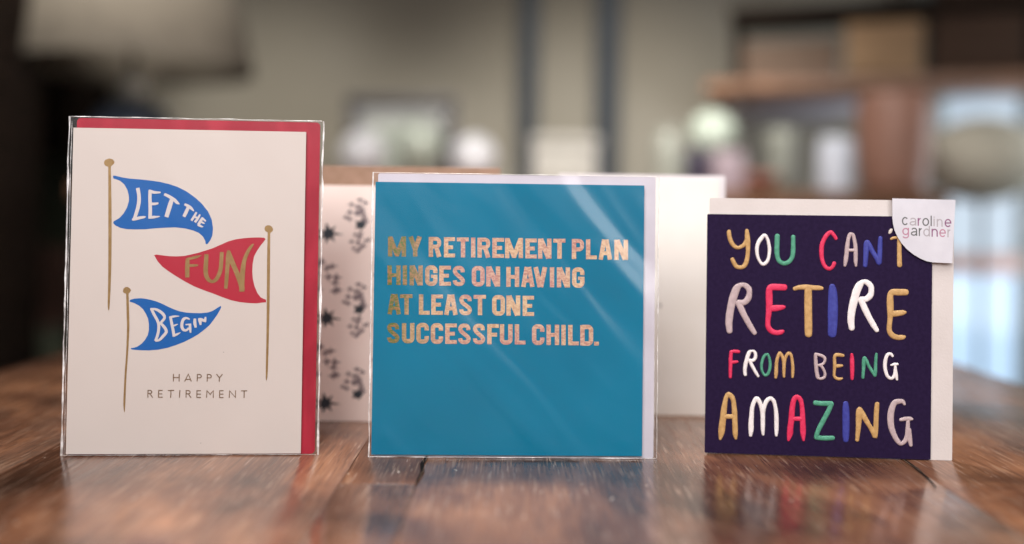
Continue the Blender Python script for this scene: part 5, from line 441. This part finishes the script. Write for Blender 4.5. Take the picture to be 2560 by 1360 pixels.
# table lamp
p=at((-0.893, 2.25, 0.461)); zt=p.z
LP=empty('table_lamp',(p.x,2.25,.19),None,'large table lamp with wide beige shade and glass ball stem, behind the tall cream card','lamp')
b0=.19
pr=[(.275,zt-b0),(.275,zt-b0+.004),(.205,zt-b0+.32),(.201,zt-b0+.32),(.271,zt-b0+.002),(.275,zt-b0)]
lathe('lamp_shade',pr,'shade',LP,64)
c=at((-0.887, 2.25, 0.423))
lathe('glass_ball',[(.0001,-.033),(.014,-.030),(.026,-.020),(.033,0),(.026,.020),(.014,.030),(.0001,.033)],'lampglass',LP,32,(c.x-p.x,0,c.z-b0))
lathe('stem',[(.008,c.z-b0+.031),(.008,zt-b0+.10),(.022,zt-b0+.10),(.022,zt-b0+.16),(.0001,zt-b0+.16)],'dark_wood',LP,20)
lathe('lamp_body',[(.05,0),(.075,.01),(.10,.08),(.098,.14),(.06,.19),(.02,c.z-b0-.032)],'lamp_body',LP,40)
lathe('bulb',[(.0001,zt-b0+.24),(.028,zt-b0+.22),(.03,zt-b0+.19),(.014,zt-b0+.161)],'porcelain',LP,20)
# second, pale vase beside the lamp
p=at((-0.879, 2.35, 0.363))
tag(lathe('vase',[(.0001,0),(.03,0),(.045,.04),(.04,.09),(.018,p.z-.19),(.022,p.z-.17)],'white_blue',None,30,(p.x,2.38,.1905)),'small bluish white vase beside the lamp base','vase')
# picture
PF=empty('framed_picture',(at((-0.32, 2.74, 0.348)).x,2.74,.1905),None,'dark framed picture propped on the sideboard between white vases','picture')
w,h=.158,.278
box('frame_side',-w,-w+.034,0,.02,.034,h-.034,'frame_dark',PF,bev=.002); box('frame_side',w-.034,w,0,.02,.034,h-.034,'frame_dark',PF,bev=.002)
box('frame_rail',-w,w,0,.02,h-.0335,h,'frame_dark',PF,bev=.002); box('frame_rail',-w,w,0,.02,0,.0335,'frame_dark',PF,bev=.002)
pc=box('picture_sheet',-w+.02,w-.02,.008,.012,.02,h-.02,'photo_pale',PF); a,b=[],[]
vs,fs=poly([(-90,60),(-100,120),(-80,200),(-20,190),(0,215),(70,200),(90,130),(70,60)],0,0.4); link('print_shape',[(v[0],.008+v[1],v[2]) for v in vs],fs,'celadon',pc)
def vase(px_tuple, y, prof, m, label, name='vase', cat='vase', group=None):
    return tag(lathe(name,prof,m,None,40,(px_tuple[0],y,.1905)),label,cat,group)
ball=lambda r,zc:[(.0001,0),(r*.5,0.0)]+[(r*math.cos(t),zc+r*math.sin(t)) for t in [math.radians(a) for a in range(-55,86,10)]]+[(.0001,zc+r)]
vase((-0.397, 2.55, 0.274),2.55,ball(.062,.098),'porcelain','round white porcelain vase left of the framed picture','vase','vase','round white vases')
vase((-0.105, 2.55, 0.272),2.55,ball(.062,.092),'porcelain','round white porcelain vase right of the framed picture','vase','vase','round white vases')
vase((-0.252, 2.6, 0.316),2.6,ball(.068,.125),'celadon','large pale green grey vase in front of the framed picture')
# posts
for px,wd,lb in (((0.046, 2.95, 0.549),.030,'grey steel post running up the wall, the left one of two'),((0.287, 2.95, 0.552),.037,'wider grey steel post running up the wall, the right one of two')):
    t_=empty('steel_post',(px[0],2.95,-.75),None,lb,'post','steel posts'); box('post_shaft',-wd,wd,-.02,.02,.02,2.5,'post',t_,bev=.004); box('foot_plate',-wd*1.8,wd*1.8,-.05,.05,0,.0195,'post',t_,bev=.003)
# linen box between posts
p=at((0.138, 2.6, 0.343))
LB=empty('storage_box',(p.x,2.6,.1905),None,'pale linen storage box on the sideboard between the grey posts','box'); box('box_body',-.085,.085,-.06,.06,0,p.z-.19-.03,'linen',LB,bev=.008); box('lid',-.09,.09,-.065,.065,p.z-.19-.0295,p.z-.19,'linen',LB,bev=.006)
# bottle
p=at((0.373, 2.3, 0.344)); h=p.z-.19
vase(p,2.3,[(.0001,0),(.034,0),(.036,.01),(.036,h-.05),(.030,h-.02),(.018,h),(.0001,h)],'pale_bottle','pale grey green bottle behind the plain cream card','bottle','bottle')
# globe lamp
p=at((0.458, 2.2, 0.321))
G=empty('globe_lamp',(p.x,2.2,.1905),None,'small lamp with a pale green white globe on a dark base','lamp')
zc=p.z-.19; lathe('globe',[(.0001,zc-.055)]+[(.056*math.cos(math.radians(a)),zc+.056*math.sin(math.radians(a))) for a in range(-80,90,10)]+[(.0001,zc+.056)],'milk_glass',G,40)
box('lamp_base',-.062,-.012,-.035,.02,0,zc-.035,'ink_dark',G,bev=.006)
p2=at((0.473, 2.2, 0.278)); q=box('small_box',p2.x-.03,p2.x+.036,2.10,2.16,.1905,p2.z,'lilac',None,bev=.004); tag(q,'small lilac box in front of the globe lamp','box')
p=at((0.669, 2.4, 0.354)); h=p.z-.19
vase(p,2.4,[(.0001,0),(.02,0),(.024,.05),(.034,h-.03),(.035,h),(.033,h),(.031,h-.03),(.0001,h-.06)],'pale_bottle','small pale footed glass beside the white cylinder vase','goblet','glass')
p=at((0.566, 2.25, 0.236)); h=p.z-.19
vase(p,2.25,[(.0001,0),(.034,0),(.05,h-.02),(.056,h-.02),(.056,h),(.048,h),(.044,h-.02),(.0001,h-.03)],'terracotta','small red brown terracotta pot behind the navy card','plant_pot','pot')
p=at((0.774, 2.3, 0.327)); h=p.z-.19
vase(p,2.3,[(.0001,0),(.040,0),(.042,.02),(.042,h-.02),(.036,h),(.032,h),(.032,h-.04),(.0001,h-.05)],'white_blue','tall bluish white cylinder vase left of the copper urn')
p=at((0.84, 2.12, 0.41)); h=p.z-.19
vase(p,2.12,[(.0001,0),(.060,0),(.070,.02),(.078,h*.4),(.080,h*.75),(.076,h-.012),(.070,h),(.064,h),(.066,h-.03),(.0001,h-.05)],'copper','big copper brown urn under the wooden shelf','urn','urn')
# shelf unit with boxes
a=at((0.518, 2.6, 0.47)); zs=a.z
U=empty('shelf_unit',(a.x,2.6,zs),None,'wooden shelf unit in the upper right with dark baskets on it','shelf')
ang=math.atan2(-.42,1.24); U.rotation_euler=(0,0,ang)
box('shelf_board',0,1.75,0,.24,0,.032,'shelf_wood',U,bev=.003); box('shelf_board',.06,1.75,0,.24,.20,.225,'dark_wood',U,bev=.003); box('shelf_board',.06,1.75,0,.24,.52,.545,'dark_wood',U,bev=.003)
for x in (.03,1.72): box('upright',x-.0145,x+.0145,.1,.13,-zs-.75,-.0005,'shelf_wood',U); 
for x in (.075,1.70): box('upright',x-.0145,x+.0145,.1,.13,.0325,.1995,'dark_wood',U)
def on_shelf(x0,x1,h,m,name,label,cat,y0=.02,y1=.20,grp=None,z=0.0):
    t_=empty(name,label=label,cat=cat,group=grp); t_.matrix_world=Matrix.Translation((a.x,2.6,zs+.0325+z))@Matrix.Rotation(ang,4,'Z')@Matrix.Translation(((x0+x1)/2,0,0)); w=(x1-x0)/2
    box('body',-w,w,y0,y1,0,h*.8,m,t_,bev=.004); box('lid',-w-.003,w+.003,y0-.003,y1+.003,h*.8+.0005,h,m,t_,bev=.003)
on_shelf(.10,.34,.10,'crate','storage_box','brown wooden box at the left end of the shelf','box')
on_shelf(.36,.54,.135,'tan_box','storage_box','tan cardboard box in the middle of the shelf','box',-.01,.17)
on_shelf(.58,1.5,.30,'wicker','storage_basket','long very dark basket on the upper shelf board at the top right','basket',z=.1925)
on_shelf(.57,.78,.15,'wicker','storage_basket','very dark lidded basket right of the tan box','basket')
on_shelf(.80,1.05,.16,'wicker','storage_basket','very dark lidded basket at the right edge of the picture','basket')
q=box('underside_strip',at((0.684, 2.9, 0.501)).x,at((1.028, 2.9, 0.506)).x,2.82,3.198,at((0.854, 2.9, 0.449)).z,at((0.853, 2.9, 0.506)).z,'underside_daylight',None,bev=.004); tag(q,'added lilac grey ledge coloured like daylight on the shelf underside','ledge')  # added ledge; its lilac paints daylight on the underside of the shelf
# garden door with daylight behind it
x0=at((1.383, 3.1, 0.071)).x; x1=at((1.637, 3.1, 0.074)).x; x2=at((1.964, 3.1, 0.078)).x
DR=empty('glazed_door',(x0,3.1,-.75),None,'glazed door with bright blue daylight behind it at the right edge','door')
zl=at((1.518, 3.1, -0.354)).z+.75; zm0=at((1.514, 3.1, -0.036)).z+.75; zm1=at((1.513, 3.1, 0.026)).z+.75
box('stile',-.06,-.0005,-.02,.02,0,2.2,'grey_frame',DR,bev=.003); box('stile',x1-x0,x1-x0+.07,-.02,.02,0,2.2,'grey_frame',DR,bev=.003)
box('bottom_rail',0,x1-x0-.0005,-.02,.02,0,zl-.05,'grey_frame',DR,bev=.003); box('middle_rail',0,x1-x0-.0005,-.03,.02,zm0,zm1,'pink_wood',DR,bev=.003)
box('top_rail',0,x1-x0-.0005,-.02,.02,2.1,2.2,'grey_frame',DR,bev=.003)
box('pane',0,x1-x0-.001,0,.006,zl-.0495,zm0-.0005,'day',DR); box('pane',0,x1-x0-.001,0,.006,zm1+.0005,2.0995,'day2',DR)
# olive round lamp on a thin pole, right edge
p=at((1.124, 2.3, 0.279))
FL=empty('floor_lamp',(p.x,2.3,-.75),None,'olive round floor lamp shade in front of the glazed door','lamp')
zc=p.z+.75; lathe('lamp_shade',[(.0001,zc-.100)]+[(.135*math.cos(math.radians(a_)),zc+.102*math.sin(math.radians(a_))) for a_ in range(-80,90,10)]+[(.0001,zc+.102)],'olive',FL,40)
lathe('pole',[(.006,.02),(.006,zc-.098)],'dark_wood',FL,12); lathe('foot',[(.0001,0),(.10,0),(.10,.015),(.02,.0195),(.0001,.0195)],'dark_wood',FL,30)
p=at((1.184, 2.2, 0.366))
PL=empty('leafy_plant',(p.x+.06,2.2,-.75),None,'green leafy plant just inside the right edge of the picture','plant')
lathe('pot',[(.0001,0),(.11,0),(.14,.28),(.13,.28),(.12,.25),(.0001,.25)],'terracotta',PL,30); lathe('stem',[(.012,.25),(.008,1.0),(.0001,1.0)],'dark_wood',PL,10)
rnd=random.Random(5)
for i in range(26):
    a_=rnd.uniform(0,6.28); el=rnd.uniform(-.2,.9); l=rnd.uniform(.07,.12); z=rnd.uniform(.55,1.02)
    d=Vector((math.cos(a_)*math.cos(el),math.sin(a_)*math.cos(el),math.sin(el))); s=Vector((-math.sin(a_),math.cos(a_),0))*.022
    b_=Vector((0,0,z)); link('leaf',[b_,b_+d*l*.5+s+Vector((0,0,-.004)),b_+d*l,b_+d*l*.5-s+Vector((0,0,-.004)),b_+d*l*.5+Vector((0,0,.006))],[(0,1,4),(1,2,4),(2,3,4),(3,0,4)],'leaf',PL)
# dark left side: wardrobe, armchair
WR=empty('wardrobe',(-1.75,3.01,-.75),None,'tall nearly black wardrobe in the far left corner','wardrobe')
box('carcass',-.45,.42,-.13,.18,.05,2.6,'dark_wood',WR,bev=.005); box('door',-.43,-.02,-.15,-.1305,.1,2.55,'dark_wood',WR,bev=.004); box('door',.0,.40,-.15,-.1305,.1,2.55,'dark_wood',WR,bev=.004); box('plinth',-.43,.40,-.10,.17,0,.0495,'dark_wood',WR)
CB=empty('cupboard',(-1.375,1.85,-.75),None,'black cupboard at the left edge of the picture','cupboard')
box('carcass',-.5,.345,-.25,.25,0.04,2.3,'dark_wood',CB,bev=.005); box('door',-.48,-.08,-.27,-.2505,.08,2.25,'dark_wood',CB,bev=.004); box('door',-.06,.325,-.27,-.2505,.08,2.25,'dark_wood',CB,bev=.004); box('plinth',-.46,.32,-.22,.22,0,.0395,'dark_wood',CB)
AC=empty('armchair',(-1.40,2.5,-.75),None,'dark olive upholstered armchair at the left behind the tall cream card','armchair')
box('backrest',-.28,.28,.10,.24,.30,1.03,'olive_dark',AC,bev=.06,seg=5); box('seat',-.24,.24,-.30,.10,.22,.44,'olive_dark',AC,bev=.05,seg=4)
for x in (-.32,.32): box('armrest',x-.07,x+.07,-.32,.18,.12,.60,'olive_dark',AC,bev=.05,seg=4)
for x in (-.27,.27):
    for y in (-.26,.18): box('leg',x-.02,x+.02,y-.02,y+.02,0,.125,'dark_wood',AC)
q=box('cushion',-.17,.17,-.05,.05,-.17,.17,'brown_cloth',None,bev=.045,seg=5); q.location=(-1.27,2.535,-.13); q.rotation_euler=(-.12,.05,0); tag(q,'brown cushion leaning on the olive armchair','cushion')
